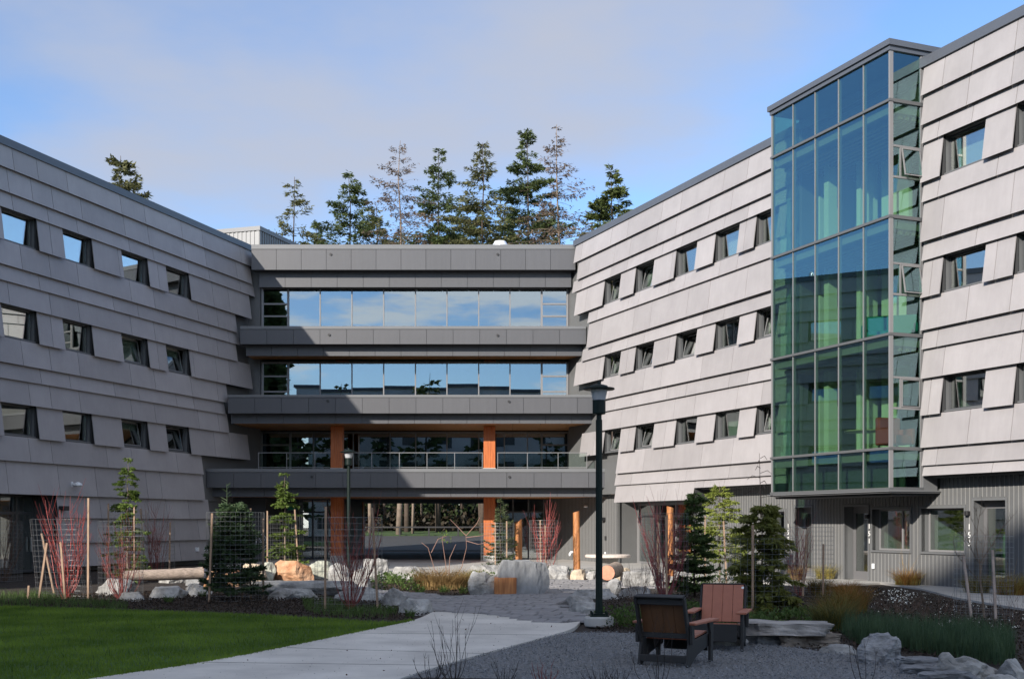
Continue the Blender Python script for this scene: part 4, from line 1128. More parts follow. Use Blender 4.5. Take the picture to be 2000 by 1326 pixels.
def boulder(name, label, c, size, seed, m, rot=0.0, flat=0.25, group='landscape boulders', cuts=11, sharp=1.0, shape=None, cat='boulder', lift=0.0, rough=1.0):
    """angular quarry stone: a lump sheared by several planes, then roughened; sits a little in the soil"""
    r = random.Random(seed)
    bm = bmesh.new(); bmesh.ops.create_icosphere(bm, subdivisions=4, radius=1.0)
    planes = []
    for k in range(cuts):
        v = Vector((r.gauss(0, 1), r.gauss(0, 1), r.gauss(0, .8))).normalized(); planes.append((v, r.uniform(.55, .85)))
    planes += [(Vector((0, 0, 1)), 1 - flat), (Vector((r.uniform(-.25, .25), r.uniform(-.25, .25), 1)).normalized(), 1 - flat * .9)]
    planes += [(Vector((0, 0, -1)), .55)]
    sd = Vector((seed * 3.7, seed * 1.3, 0))
    for v in bm.verts:
        p = v.co.copy()
        for pn, d in planes:
            dd = p.dot(pn) - d
            if dd > 0: p -= pn * dd
        nz = mnoise.fractal(p * 1.6 + sd, 1.0, 2.0, 5); rg = abs(mnoise.noise(p * 3.1 + sd)) + .5 * abs(mnoise.noise(p * 7.3 + sd))
        p += p.normalized() * (nz * 0.07 * rough + rg * .10 * rough - .05)
        v.co = p
    xs = [v.co.x for v in bm.verts]; ys_ = [v.co.y for v in bm.verts]; zs_ = [v.co.z for v in bm.verts]
    mn = Vector((min(xs), min(ys_), min(zs_))); mx = Vector((max(xs), max(ys_), max(zs_)))
    cr, sr = math.cos(rot), math.sin(rot); vs = []
    for v in bm.verts:
        q = Vector(((v.co.x - mn.x) / (mx.x - mn.x) - .5, (v.co.y - mn.y) / (mx.y - mn.y) - .5, (v.co.z - mn.z) / (mx.z - mn.z)))
        x, y, z = q.x * size[0], q.y * size[1], q.z * (size[2] + .16) - .16
        if shape: x, y, z = shape(x, y, z)
        vs.append((c[0] + x * cr - y * sr, c[1] + x * sr + y * cr, (c[2] if len(c) > 2 else 0) + z + lift))
    fs = [tuple(v.index for v in f.verts) for f in bm.faces]; bm.free()
    o = mkmesh(name, vs, fs, m, origin=(c[0], c[1], 0))
    for p in o.data.polygons: p.use_smooth = False
    return tag(o, label, cat, group)

def bpx(x0, x1, ytop, ybot, depth=.9, **kw):
    """picture box -> centre and size of a stone whose front foot is on row ybot"""
    Y = GY(ybot); s = FPX / Y
    w = (x1 - x0) / s; h = (ybot - ytop) / s
    d = depth * w
    # part of the visible height is the receding top
    h2 = max(.12, h - d * (CAMH - h) / (Y) * .6)
    return (PX((x0 + x1) / 2, Y + d / 2), Y + d / 2, 0), (w * (Y + d / 2) / Y, d, h2)

stones = [
 # x0,x1,ytop,ybot, depth, mat, flat, label
 (187, 262, 1128, 1161, .8, M_granite, .15, 'large pale boulder at the end of the log bench'),
 (238, 290, 1154, 1172, .8, M_granite, .3, 'small pale stone in front of the log bench'),
 (288, 366, 1144, 1169, .6, M_granite, .35, 'long low grey stone leaning below the log bench'),
 (352, 415, 1138, 1163, .7, M_granite, .2, 'blocky grey stone at the narrow end of the log bench'),
 (308, 372, 1112, 1137, .7, M_granite, .4, 'flat white stone behind the log bench'),
 (362, 402, 1111, 1142, .8, M_granite_d, .3, 'dark-sided stone behind the log bench'),
 (398, 470, 1109, 1144, .6, M_orangest, .25, 'orange boulder behind the caged spruce'),
 (474, 520, 1098, 1134, .7, M_tanst, .15, 'striped tan stone left of the big orange boulder'),
 (506, 540, 1097, 1132, .7, M_greenst, .2, 'grey wedge stone touching the big orange boulder'),
 (532, 616, 1093, 1132, .6, M_orangest, .3, 'big orange-brown boulder in the row of stones'),
 (594, 652, 1094, 1128, .6, M_greenst, .25, 'greenish white boulder right of the big orange one'),
 (640, 690, 1098, 1142, .7, M_granite, .05, 'white pointed boulder behind the red dogwood'),
 (684, 726, 1108, 1148, .7, M_granite, .2, 'white rounded boulder below the shaded column'),
 (708, 760, 1089, 1132, .7, M_granite, .3, 'tall white block with a black handrail end'),
 (650, 756, 1143, 1174, .5, M_granite, .45, 'broad flat grey stone at the foot of the dogwood cage'),
 (746, 802, 1146, 1184, .8, M_granite, .0, 'pointed grey boulder beside the paving'),
 (778, 846, 1167, 1199, .7, M_granite, .45, 'long flat pale boulder at the tip of the concrete path'),
 (766, 832, 1105, 1132, .6, M_granite, .45, 'flat white stone left of the tan grass'),
 (903, 985, 1102, 1126, .6, M_granite, .3, 'low white stone with a hole right of the tan grass'),
 (955, 1006, 1094, 1118, .7, M_granite, .3, 'white stone behind the massive grey boulder'),
 (912, 974, 1114, 1162, .8, M_granite, .0, 'grey triangular boulder left of the cut stump'),
 (1066, 1116, 1102, 1133, .7, M_granite, .2, 'white boulder right of the massive grey boulder'),
 (1112, 1148, 1111, 1133, .8, M_tanst, .1, 'rounded tan boulder in front of the log post'),
 (1146, 1168, 1114, 1133, .8, M_granite, .4, 'small square white stone beside the tan boulder'),
 (1203, 1242, 1108, 1132, .8, M_tanst, .15, 'rounded cream boulder behind the log seat'),
 (1215, 1296, 1112, 1147, .6, M_granite, .25, 'large white boulder behind the dry shrub'),
 (1182, 1218, 1130, 1158, .9, M_granite, .0, 'grey spiky rock beside the log seat'),
 (1112, 1212, 1149, 1168, .5, M_granite, .5, 'flat grey ledge stone at the edge of the paving'),
 (1208, 1276, 1144, 1166, .6, M_granite, .1, 'low broken grey rock below the log seat'),
 (1104, 1160, 1162, 1186, .8, M_granite, .35, 'pale cut stone on the paving edge, back of a pair'),
 (1110, 1168, 1174, 1199, .7, M_granite, .35, 'pale cut stone on the paving edge, front of a pair'),
 (1600, 1678, 1257, 1277, .6, M_granite, .55, 'thin flat stone between bench slab and square block'),
 (1366, 1462, 1242, 1262, .5, M_granite, .6, 'thin flat stone behind the red chair'),
]
for i, (x0, x1, yt, yb, dp, m, fl, lab) in enumerate(stones):
    c, sz = bpx(x0, x1, yt, yb, dp)
    boulder('boulder', lab, c, sz, 11 + i, m, rot=random.Random(i).uniform(-.25, .25), flat=fl)

# the massive upright boulder in the middle, with a sheer streaked face
c, sz = bpx(966, 1074, 1096, 1163, .55)
boulder('boulder', 'massive grey upright boulder with a sheer face behind the cut stump', (c[0], c[1], 0), (sz[0], sz[1], sz[2] + .05), 77, M_granite_d, flat=.45, cuts=5,
        shape=lambda x, y, z: (x * (1.0 if z < .5 else 1.0 - .12 * (z - .5)), y * (1 - .1 * z), z))
# flat stone terrace seat in the left garden
tc = G(590, 1163)
boulder('stone_ledge', 'long flat grey ledge stone below the big orange boulder', (PX(590, 31.5), 31.5, 0), (3.1, 1.5, .36), 91, M_granite, flat=.6, cuts=6, cat='ledge stone')
boulder('boulder', 'rounded grey stone under the front of the long ledge', (PX(575, 29.6), 29.6, 0), (1.3, .8, .26), 92, M_granite, flat=.3)
# stone bench slab by the chairs
sb = thing('stone_bench', 'long rough stone slab bench on flat stones beside the gravel', 'stone bench', tuple(G(1545, 1266)))
def slab_part(nm, cx, cy, sx, sy, z0, z1, m, seed, rot):
    bm = bmesh.new(); bmesh.ops.create_cube(bm, size=1); bmesh.ops.subdivide_edges(bm, edges=bm.edges, cuts=9, use_grid_fill=True)
    cr, sr = math.cos(rot), math.sin(rot); vs = []
    for v in bm.verts:
        p = Vector((v.co.x * sx, v.co.y * sy, (v.co.z + .5) * (z1 - z0)))
        nz = mnoise.fractal(Vector((p.x * 2.2 + seed, p.y * 2.2, p.z * 2.5)), 1, 2, 5); n2 = mnoise.noise(Vector((p.x * .9, seed, p.z * 2)))
        e = max(abs(v.co.x), abs(v.co.y)) > .49
        top = v.co.z > .49
        if e: p.x += (.15 * nz) * (1 if v.co.x > 0 else -1); p.y += (.15 * nz + .12 * n2) * (1 if v.co.y > 0 else -1)
        p.z += .03 * nz * (1 if not top else .5)
        ln_ = max(0, abs(v.co.x) - .36); p.y *= 1 - ln_ * 1.6
        vs.append((cx + p.x * cr - p.y * sr, cy + p.x * sr + p.y * cr, z0 + p.z))
    fs = [tuple(v.index for v in f.verts) for f in bm.faces]; bm.free()
    return mkmesh(nm, vs, fs, m, sb)
gb = G(1545, 1262)
M_slabtop = mat('bench_slab_stone', (0.30, 0.285, 0.27), .8, var=.35, vscale=2.5, bump=.8, bscale=7, detail=9)
slab_part('seat_slab', gb.x, gb.y + .45, 1.40, .66, .15, .34, M_slabtop, 3, -.10)
slab_part('support_stone', gb.x + .28, gb.y + .40, .85, .45, -.05, .17, M_brown_st, 8, -.06)
slab_part('support_stone', gb.x - .35, gb.y + .55, .8, .4, -.05, .165, M_granite_d, 12, .1)
boulder('boulder', 'square grey block boulder at the corner of the gravel', (PX(1720, 16.0), 16.0, 0), (.68, .62, .42), 51, mat('blocky_slate', (0.25, 0.255, 0.265), .8, var=.45, vscale=3, bump=1.0, bscale=8, stretch=(1, 1, 2.6), detail=12), flat=.5, cuts=8, rough=2.0)
for k, (x, y, sx, sy, z0, z1) in enumerate(((1820, 14.75, .85, .5, -.03, .09), (1795, 15.4, .7, .45, -.03, .10), (1850, 14.2, .8, .4, -.03, .07))):
    boulder('slate_slab', ('layered dark slate slab lying at the edge of the reeds', 'upper layered slate slab beside the square block', 'front slate slab beside the pale lumpy boulder')[k], (PX(x, y), y, 0), (sx, sy, z1 + .05), 60 + k, M_slate, flat=.7, cuts=7, rough=2.0, cat='stone slab')
boulder('boulder', 'pale lumpy boulder on the slate slabs', (PX(1890, 14.5), 14.6, 0), (.78, .45, .32), 71, M_granite, flat=.1, rot=-.35, rough=1.7, shape=lambda x, y, z: (x, y, z * (1.15 if x < -.15 else .8)))
boulder('boulder', 'pale stone beyond the lumpy boulder at the swale', (PX(1985, 14.3), 14.4, 0), (.35, .4, .24), 72, M_granite, flat=.3)
boulder('boulder', 'low pale stone at the foot of the swale grass', (PX(1965, 13.75), 13.8, 0), (.5, .3, .12), 73, M_granite, flat=.4)

# wood: stump seat, log benches, log posts
M_log = mat('debarked_log', (0.42, 0.15, 0.045), .55, var=.35, vscale=2.5, stretch=(7, 7, .7), col2=(0.50, 0.215, 0.075), bump=.2, bscale=9)
M_loggrey = mat('weathered_log', (0.36, 0.285, 0.23), .75, var=.3, vscale=3, stretch=(1, 7, 7), bump=.3, bscale=9)
M_cut = mat('cut_log_end', (0.55, 0.24, 0.15), .7, var=.25, vscale=5)
def logpost(px, ybot, ytop, wpx, Y, tilt, label, seed, cutdir=1):
    r = random.Random(seed); X = PX(px, Y); h = PZ(ytop, Y); rad = wpx / 2 * Y / FPX
    t = thing('log_post', label, 'wooden post', (X, Y, 0), 'debarked log posts')
    mb = MB(); n = 16; rings = 9; b = 0
    pts = []
    for i in range(rings):
        z = -.1 + (h + .1) * i / (rings - 1); w = rad * (1.08 - .1 * i / rings)
        for k in range(n):
            a = 2 * math.pi * k / n
            rr = w * (1 + .05 * math.sin(3 * a + seed) + .03 * math.sin(i * 1.3 + k))
            zz = z
            if i == rings - 1: zz = z + cutdir * rad * 1.1 * math.cos(a)
            mb.v.append((X + tilt * z + rr * math.cos(a), Y + rr * math.sin(a), zz))
    for i in range(rings - 1):
        for k in range(n):
            k2 = (k + 1) % n; mb.f.append((i * n + k, i * n + k2, (i + 1) * n + k2, (i + 1) * n + k))
    o = mb.build('post', M_log, t, smooth=True)
    top = [mb.v[(rings - 1) * n + k] for k in range(n)]
    mkmesh('cut_end', [(p[0], p[1], p[2] + .002) for p in top], [tuple(range(n))], M_cut, t)
    return t
logpost(1013, 1098, 1018, 13, 44.0, .0, 'short orange log post with slanted top beside the small spruce', 1, .8)
logpost(1127, 1108, 999, 13, 43.5, -.012, 'tall orange log post standing in front of the grey ribbed wall', 4, .25)
logpost(1309, 1120, 990, 14, 41.5, .0, 'orange log post behind the large red dogwood cage', 6, -.25)
t = G(987, 1163); st = thing('stump_seat', 'orange squared cut stump standing in front of the massive boulder', 'stump', (t.x, t.y, 0))
mb = MB(); w = 44 / 2 * t.y / FPX; h = 35 * t.y / FPX
prof = [(-w, -.22), (0, -.30), (w, -.20), (w * .96, .2), (0, .26), (-w * .95, .2)]
mb.prism([(t.x + a, t.y + .28 + b) for a, b in prof], -.05, h); bevel(mb.build('stump', M_log, st), .015, 2)
mkmesh('cut_top', [(t.x + a * .97, t.y + .28 + b * .97, h + .003) for a, b in prof], [tuple(range(6))], M_cut, st)
# long log bench left
def log(name, label, a, b, r0, r1, m, seats=()):
    a, b = Vector(a), Vector(b); t = thing(name, label, 'log', tuple((a + b) / 2 - Vector((0, 0, min(r0, r1)))), 'log seats')
    rr = random.Random(7); pts = []; rad = []
    for k in range(9):
        f = k / 8; pts.append(a.lerp(b, f) + Vector((0, 0, rr.uniform(-.008, .008)))); rad.append((r0 + (r1 - r0) * f) * rr.uniform(.96, 1.04))
    mb = MB(); mb.tube(pts, rad, 18, cap=False); mb.build('trunk', m, t, smooth=True)
    d = (b - a).normalized()
    for p, r, s in ((pts[0], rad[0], -1), (pts[-1], rad[-1], 1)):
        e = MB(); e.tube([p, p + d * s * .004], r * .995, 18); e.build('cut_end', M_cut, t)
    return t
log('log_bench', 'long weathered log bench among pale stones', (PX(238, 32.6), 32.6, .42), (PX(392, 33.4), 33.6, .46), .15, .17, M_loggrey)
log('fallen_log', 'short thick log lying with its red cut end toward the paving', (PX(1186, 36.6), 36.6, .34), (PX(1200, 39), 38.4, .36), .24, .25, M_loggrey)
log('fallen_log', 'orange log lying in front of the large white boulder', (PX(1228, 35.0), 35.2, .16), (PX(1272, 35), 35.0, .16), .12, .12, M_log)
mb = MB(); p = G(1187, 1143); mb.box(p.x - .15, p.x + .15, 36.7, 38.2, 0, .13); mb.build('log_cradle', M_fix, bpy.data.objects['fallen_log'])
log('fallen_log', 'small orange log lying behind the red chair', (PX(1408, 27.3), 27.4, .12), (PX(1440, 27), 27.2, .12), .11, .11, M_log)

# round stone table
M_tablest = mat('cast_stone', (.60, .53, .47), .7, var=.1, vscale=6, bump=.15, bscale=30)
p = Vector((PX(1187, 43.0), 43.0, 0)); tb = thing('stone_table', 'round pale stone table on a flared pedestal by the entry', 'table', tuple(p))
mb = MB(); mb.lathe([(.80, .62), (.83, .64), (.83, .70), (.80, .73), (0, .735)], p, 36); mb.build('table_top', M_tablest, tb)
mb = MB(); mb.lathe([(.26, 0), (.24, .1), (.28, .3), (.42, .62)], p, 24); mb.build('pedestal', mat('dark_cast_stone', (.25, .24, .22), .8), tb)

# ------------------------------------------------------------------ two low slatted lounge chairs
M_terra = mat('terracotta_poly_lumber', (0.34, 0.12, 0.072), .55, var=.06, vscale=12, bump=.05, bscale=60)
M_terra_shade = mat('shaded_terracotta_lumber', (0.125, 0.055, 0.022), .55, var=.08, vscale=12)  # terracotta darkened to brown, standing for shade on the chair back
M_cframe = mat('charcoal_poly_lumber', (0.030, 0.030, 0.031), .65, var=.05, vscale=10, spec=.3)
def adirondack(loc, rot, label, back_m, seat_m):
    """front is +y in its own space"""
    t = thing('lounge_chair', label, 'chair', (0, 0, 0), 'slatted garden chairs')
    W = .335
    def put(nm, mb, m, b=.006): return bevel(mb.build(nm, m, t), b, 1)
    for sx in (-1, 1):        # side frame: slanted rail from rear foot up to front, and back post
        x0, x1 = (sx * W - .018, sx * W + .018)
        mb = MB(); mb.xprism([(-.50, 0), (-.40, 0), (-.10, .13), (.40, .22), (.40, .385), (-.22, .335), (-.36, .40), (-.56, .93), (-.63, .91), (-.42, .30)], x0, x1)
        put('side_panel', mb, M_cframe)
        x2 = sx * (W + .045)
        mb = MB(); mb.xprism([(.30, 0), (.40, 0), (.43, .55), (.24, .55), (.32, .38)], x2 - .02, x2 + .02); put('front_leg', mb, M_cframe)
        mb = MB(); mb.hexa([(x2 - .07, -.42, .548), (x2 + .06, -.42, .548), (x2 + .075, .50, .552), (x2 - .075, .50, .552),
                            (x2 - .07, -.42, .58), (x2 + .06, -.42, .58), (x2 + .075, .50, .584), (x2 - .075, .50, .584)]); put('armrest', mb, seat_m)
        mb = MB(); mb.xprism([(-.44, .30), (-.34, .30), (-.36, .548), (-.46, .548)], x2 - .02, x2 + .02); put('arm_bracket', mb, M_cframe)
    for k in range(5):        # seat planks
        y0 = -.26 + k * .132; z0 = .335 + (y0 + .26) * .085
        mb = MB(); mb.hexa([(-W + .022, y0, z0), (W - .022, y0, z0), (W - .022, y0 + .126, z0 + .011), (-W + .022, y0 + .126, z0 + .011),
                            (-W + .022, y0, z0 + .026), (W - .022, y0, z0 + .026), (W - .022, y0 + .126, z0 + .037), (-W + .022, y0 + .126, z0 + .037)]); put('seat_plank', mb, seat_m, .004)
    mb = MB(); mb.box(-W + .02, W - .02, .40, .425, .14, .40); put('apron', mb, M_cframe)
    for k in range(4):        # back planks
        w = (2 * W - .045) / 4; a = -W + .022 + k * w
        def bp(y, z): return y, z
        mb = MB(); mb.hexa([(a + .002, -.345, .37), (a + w - .002, -.345, .37), (a + w - .002, -.32, .378), (a + .002, -.32, .378),
                            (a + .002, -.555, .925), (a + w - .002, -.555, .925), (a + w - .002, -.53, .933), (a + .002, -.53, .933)]); put('back_plank', mb, back_m[k % len(back_m)], .003)
    mb = MB(); mb.hexa([(-W, -.65, .905), (W, -.65, .905), (W, -.535, .935), (-W, -.535, .935), (-W, -.655, .925), (W, -.655, .925), (W, -.54, .955), (-W, -.54, .955)]); put('top_rail', mb, M_cframe)
    for y_, z_, h_ in ((-.575, .86, .09), (-.38, .40, .07)):
        mb = MB(); mb.beam((-W, y_, z_), (W, y_, z_), .03, h_); put('back_rail', mb, M_cframe)
    mb = MB(); mb.hexa([(-W, -.47, .05), (W, -.47, .05), (W, -.44, .06), (-W, -.44, .06), (-W, -.47, .14), (W, -.47, .14), (W, -.44, .15), (-W, -.44, .15)]); put('rear_stretcher', mb, M_cframe)
    t.location = loc; t.rotation_euler = (0, 0, rot)
    return t
c1 = (2.21, 15.95, .006)
adirondack(c1, math.radians(-28), 'dark-backed slatted chair seen from behind on the gravel, shade put into its back colour', [M_terra_shade], M_terra)
c2 = (3.12, 17.75, .006)
ch2 = adirondack(c2, math.radians(163), 'terracotta slatted chair with a round white sticker on its back', [M_terra], M_terra)
mb = MB(); mb.tube([(-.30, -.515, .89), (-.30, -.512, .891)], .02, 14); mb.build('sticker', M_fixw, ch2)
# ------------------------------------------------------------------ vegetation generators (numpy: many small faces)
def leaf_mat(name, col, col2, trans=.25, rough=.6, vscale=1.5):
    return mat(name, col, rough, var=.25, vscale=vscale, col2=col2, trans=trans, spec=.3)
def tris_mesh(name, P, m, parent=None, kind=None, origin=None, quads=False):
    k = 4 if quads else 3
    n = P.shape[0]
    org = ORG.get(parent.name, Vector((0, 0, 0))) if parent is not None else (Vector(origin) if origin is not None else Vector((0, 0, 0)))
    v = (P.reshape(-1, 3) - np.array(org)).astype(np.float32)
    me = bpy.data.meshes.new(name)
    me.vertices.add(n * k); me.vertices.foreach_set('co', v.ravel())
    me.loops.add(n * k); me.loops.foreach_set('vertex_index', np.arange(n * k, dtype=np.int32))
    me.polygons.add(n); me.polygons.foreach_set('loop_start', np.arange(0, n * k, k, dtype=np.int32))
    me.materials.append(m); me.update(calc_edges=True)
    o = bpy.data.objects.new(name, me); COL.objects.link(o)
    if parent is not None: o.parent = parent
    else: o.location = org
    ORG[o.name] = org
    if kind: o['kind'] = kind
    return o
def rand_unit(R, n):
    v = R.normal(size=(n, 3)); return v / np.linalg.norm(v, axis=1, keepdims=True)
def sprays(R, P, D, length, width, droop=.2):
    """rhombic leaf sprays at points P along directions D (quads)"""
    n = len(P)
    D = D + R.normal(size=(n, 3)) * .35; D[:, 2] -= droop
    D /= np.linalg.norm(D, axis=1, keepdims=True)
    S = np.cross(D, rand_unit(R, n)); S /= np.linalg.norm(S, axis=1, keepdims=True) + 1e-9
    l = length * R.uniform(.6, 1.35, (n, 1)); w = width * R.uniform(.6, 1.3, (n, 1))
    return np.stack([P, P + D * l * .5 + S * w * .5, P + D * l, P + D * l * .5 - S * w * .5], axis=1)

def conifer(name, label, base, H, rmax, seed, leaf, bark, crown0=.25, whorls=26, per=5, density=1.0, sp=.42, sw=.20, tip_up=0.0, droop=.25, power=.8,
            bare=0.0, lean=(0, 0), trunk_r=None, group=None, irregular=.35, cat='tree', twig_m=None, mid=0.0, dens_m=170.0, vj=0.0):
    R = np.random.default_rng(seed); rr = random.Random(seed)
    t = thing(name, label, cat, tuple(base), group)
    b = np.array(base, dtype=float)
    tr = trunk_r or H * .012
    def axis(f): return b + np.array([lean[0] * f * f * H, lean[1] * f * f * H, f * H])
    mb = MB(); k = 10
    wob = [(rr.uniform(-1, 1) * tr * .5, rr.uniform(-1, 1) * tr * .5) for _ in range(k + 1)]
    mb.tube([Vector(axis(i / k)) + Vector((wob[i][0], wob[i][1], 0 if i else -.15)) for i in range(k + 1)], [tr * (1 - .93 * i / k) for i in range(k + 1)], 7)
    mb.build('trunk', bark, t, smooth=True)
    br = MB(); LP = []; LD = []
    for wi in range(whorls):
        f = crown0 + (1 - crown0) * ((wi + rr.uniform(-.5, .5)) / whorls); f = min(max(f, crown0), .995)
        g = (f - crown0) / (1 - crown0)
        prof = (1 - g) ** power * (1 if mid == 0 else min(1, (g + .25) / (mid + .25)))
        for bi in range(per):
            if rr.random() < .12: continue
            f = min(max(f + rr.uniform(-.7, .7) * (1 - crown0) / whorls, crown0), .995); az = rr.uniform(0, 2 * math.pi); Lb = rmax * (prof * rr.uniform(1 - irregular * 1.4, 1 + irregular) + .035)
            up = rr.uniform(-.15, .25) + tip_up * g
            p = axis(f); d = np.array([math.cos(az), math.sin(az), up]); pts = [p]
            seg = 5
            for sgi in range(seg):
                d2 = d.copy(); d2[2] -= droop * (sgi / seg) * 1.1; d2[2] += .18 * (sgi / seg) ** 3 * 2
                d2 /= np.linalg.norm(d2)
                p = p + d2 * Lb / seg; pts.append(p)
            r0 = max(.006 * H / 20, tr * .16 * (1 - g) + tr * .03)
            br.tube([Vector(q) for q in pts], [r0 * (1 - .8 * q / seg) for q in range(seg + 1)], 3, cap=False)
            if rr.random() < bare: 
                nn = int(density * dens_m * Lb * .12)
            else: nn = int(max(3, density * dens_m * Lb * rr.uniform(.7, 1.25)))
            if nn <= 0: continue
            u = R.uniform(.12, 1.0, nn) ** .8 * seg; i0 = np.minimum(u.astype(int), seg - 1); fr = (u - i0)[:, None]
            A = np.array(pts); pos = A[i0] * (1 - fr) + A[i0 + 1] * fr
            fw = A[i0 + 1] - A[i0]; fw /= np.linalg.norm(fw, axis=1, keepdims=True)
            side = np.cross(fw, [0, 0, 1]); side /= np.linalg.norm(side, axis=1, keepdims=True) + 1e-9
            sg = R.choice([-1, 1], nn)[:, None]
            wtw = (1.05 - u / seg)[:, None] * Lb * .30
            off = R.uniform(0, 1, (nn, 1))
            dirs = side * sg * .8 + fw * .7
            pos = pos + dirs * off * wtw + np.array([0, 0, -1]) * off * wtw * droop * .8
            if vj: pos = pos + R.normal(size=(nn, 3)) * np.array([.5, .5, 1.0]) * vj * min(1.0, Lb)
            LP.append(pos); LD.append(dirs)
    br.build('branches', twig_m or bark, t)
    if LP:
        P = np.concatenate(LP); D = np.concatenate(LD)
        tris_mesh('foliage', sprays(R, P, D, sp, sw, droop * .6), leaf, t, quads=True)
    return t

def stems(seed, base, n, h, spread, r0, curve=.5, twigs=2, base_r=.12, seg=6, up=1.0):
    """multi-stemmed shrub: list of tubes"""
    rr = random.Random(seed); mb = MB(); b = Vector(base)
    for i in range(n):
        az = rr.uniform(0, 2 * math.pi); sp = spread * math.sqrt(rr.random()); hh = h * rr.uniform(.45, 1.0)
        a = b + Vector((math.cos(az), math.sin(az), 0)) * base_r * rr.random()
        pts = []; wob = rr.uniform(-.13, .13); wob2 = rr.uniform(-.13, .13)
        for k in range(seg + 1):
            f = k / seg; o = sp * (f ** .58)
            pts.append(a + Vector((math.cos(az) * o + wob * math.sin(f * 5) * h * .3, math.sin(az) * o + wob2 * math.sin(f * 4 + 1) * h * .3, hh * f)))
        mb.tube(pts, [r0 * (1 - .72 * k / seg) for k in range(seg + 1)], 4, cap=False)
        for j in range(twigs):
            k = rr.randint(2, seg - 1); p = pts[k]; l = hh * rr.uniform(.15, .4); a2 = az + rr.uniform(-1.6, 1.6)
            q = [p]
            for s_ in range(1, 4):
                f = s_ / 3; q.append(p + Vector((math.cos(a2) * l * .45 * f ** .8, math.sin(a2) * l * .45 * f ** .8, l * f)))
            mb.tube(q, [r0 * .5 * (1 - .6 * s_ / 3) for s_ in range(4)], 3, cap=False)
    return mb

def blades(R, n, base, rad, h, lean, w, seg=3, ell=(1, 1), curl=1.0, inner=.0):
    """arching grass blades as strips of quads"""
    az = R.uniform(0, 2 * np.pi, n); r = np.sqrt(R.uniform(inner, 1, n)) * rad
    P0 = np.stack([base[0] + r * np.cos(az) * ell[0], base[1] + r * np.sin(az) * ell[1], np.full(n, base[2])], 1)
    da = az + R.normal(0, .9, n); L = h * R.uniform(.55, 1.1, n); ln = lean * R.uniform(.3, 1.2, n) + .15 * r / max(rad, .01)
    D = np.stack([np.cos(da), np.sin(da), np.zeros(n)], 1); S = np.stack([-np.sin(da + R.normal(0, .8, n)), np.cos(da), np.zeros(n)], 1) 
    out = []; prev = None
    for k in range(seg + 1):
        f = k / seg
        c = P0 + D * (ln * L * f ** (1 + curl))[:, None] + np.array([0, 0, 1.0]) * (L * (f - .28 * np.minimum(ln, 1.2) * f ** 2.5))[:, None]
        ww = (w * (1 - .85 * f)) * .5
        a, b = c - S * ww, c + S * ww
        if prev is not None: out.append(np.stack([prev[0], prev[1], b, a], 1))
        prev = (a, b)
    return np.concatenate(out)

def cage(label, base, r, h, stakes, seed=0, nv=26, nh=15, wire=.0026, lean=(0, 0)):
    """welded-wire guard tied to wooden stakes; stakes: (dx, dy, height, leanx)"""
    t = thing('plant_guard', label, 'plant guard', tuple(base), 'wire plant guards')
    b = Vector(base); rr = random.Random(seed); mb = MB()
    def pt(a, z):
        q = 1 + .05 * math.sin(2 * a + seed) + .03 * math.sin(3 * a + 2 * seed)
        return b + Vector((r * q * math.cos(a) + lean[0] * z, r * q * math.sin(a) + lean[1] * z, z + .03))
    for k in range(nv):
        a = 2 * math.pi * k / nv + seed; mb.tube([pt(a, 0), pt(a, h * .5), pt(a, h)], wire, 3, cap=False)
    for j in range(nh + 1):
        z = h * j / nh; mb.tube([pt(2 * math.pi * k / 28 + seed, z) for k in range(29)], wire, 3, cap=False)
    mb.build('wire_mesh', M_wire, t)
    for (dx, dy, hs, lx) in stakes:
        m2 = MB(); m2.beam((b.x + dx, b.y + dy, -.05), (b.x + dx + lx, b.y + dy + rr.uniform(-.03, .03), hs), .045, .045, up=(0, 1, 0)); m2.build('stake', M_stake, t)
    return t
M_wire = mat('galvanised_wire', (0.24, 0.25, 0.255), .5, metal=.5)
M_stake = mat('stake_timber', (0.32, 0.215, 0.145), .75, var=.25, vscale=6, stretch=(6, 6, .8))
M_redtwig = mat('red_dogwood_bark', (0.27, 0.045, 0.04), .55, var=.6, vscale=4)
M_redtwig2 = mat('maroon_dogwood_bark', (0.19, 0.042, 0.036), .6, var=.55, vscale=4)
M_browntwig = mat('brown_twig', (0.10, 0.06, 0.04), .7, var=.3, vscale=5)
M_bark = mat('conifer_bark', (0.075, 0.055, 0.042), .9, var=.3, vscale=3)
M_palebark = mat('pale_bark', (0.20, 0.155, 0.12), .9, var=.3, vscale=2)
M_greytwig = mat('grey_twig', (0.16, 0.13, 0.10), .85)
Lf_hem = leaf_mat('hemlock_leaf', (0.075, 0.13, 0.022), (0.17, 0.24, 0.05))
Lf_gold = leaf_mat('golden_hemlock_leaf', (0.15, 0.20, 0.03), (0.30, 0.34, 0.08))
Lf_dark = leaf_mat('spruce_leaf', (0.045, 0.085, 0.038), (0.10, 0.155, 0.07), .3)
Lf_cedar = leaf_mat('cedar_leaf', (0.105, 0.125, 0.025), (0.22, 0.23, 0.055), .35)
Lf_fir = leaf_mat('fir_leaf', (0.055, 0.090, 0.028), (0.13, 0.165, 0.058), .3, vscale=.6)
Lf_fir2 = leaf_mat('olive_fir_leaf', (0.085, 0.10, 0.035), (0.18, 0.18, 0.08), .3, vscale=.6)
Lf_dead = leaf_mat('dry_fir_leaf', (0.085, 0.06, 0.045), (0.17, 0.125, 0.09), .1, vscale=.6)
Lf_cover = leaf_mat('groundcover_leaf', (0.045, 0.09, 0.018), (0.11, 0.17, 0.045), .25, vscale=4)
Lf_tan = leaf_mat('tan_grass', (0.24, 0.15, 0.06), (0.42, 0.29, 0.13), .3, vscale=5)
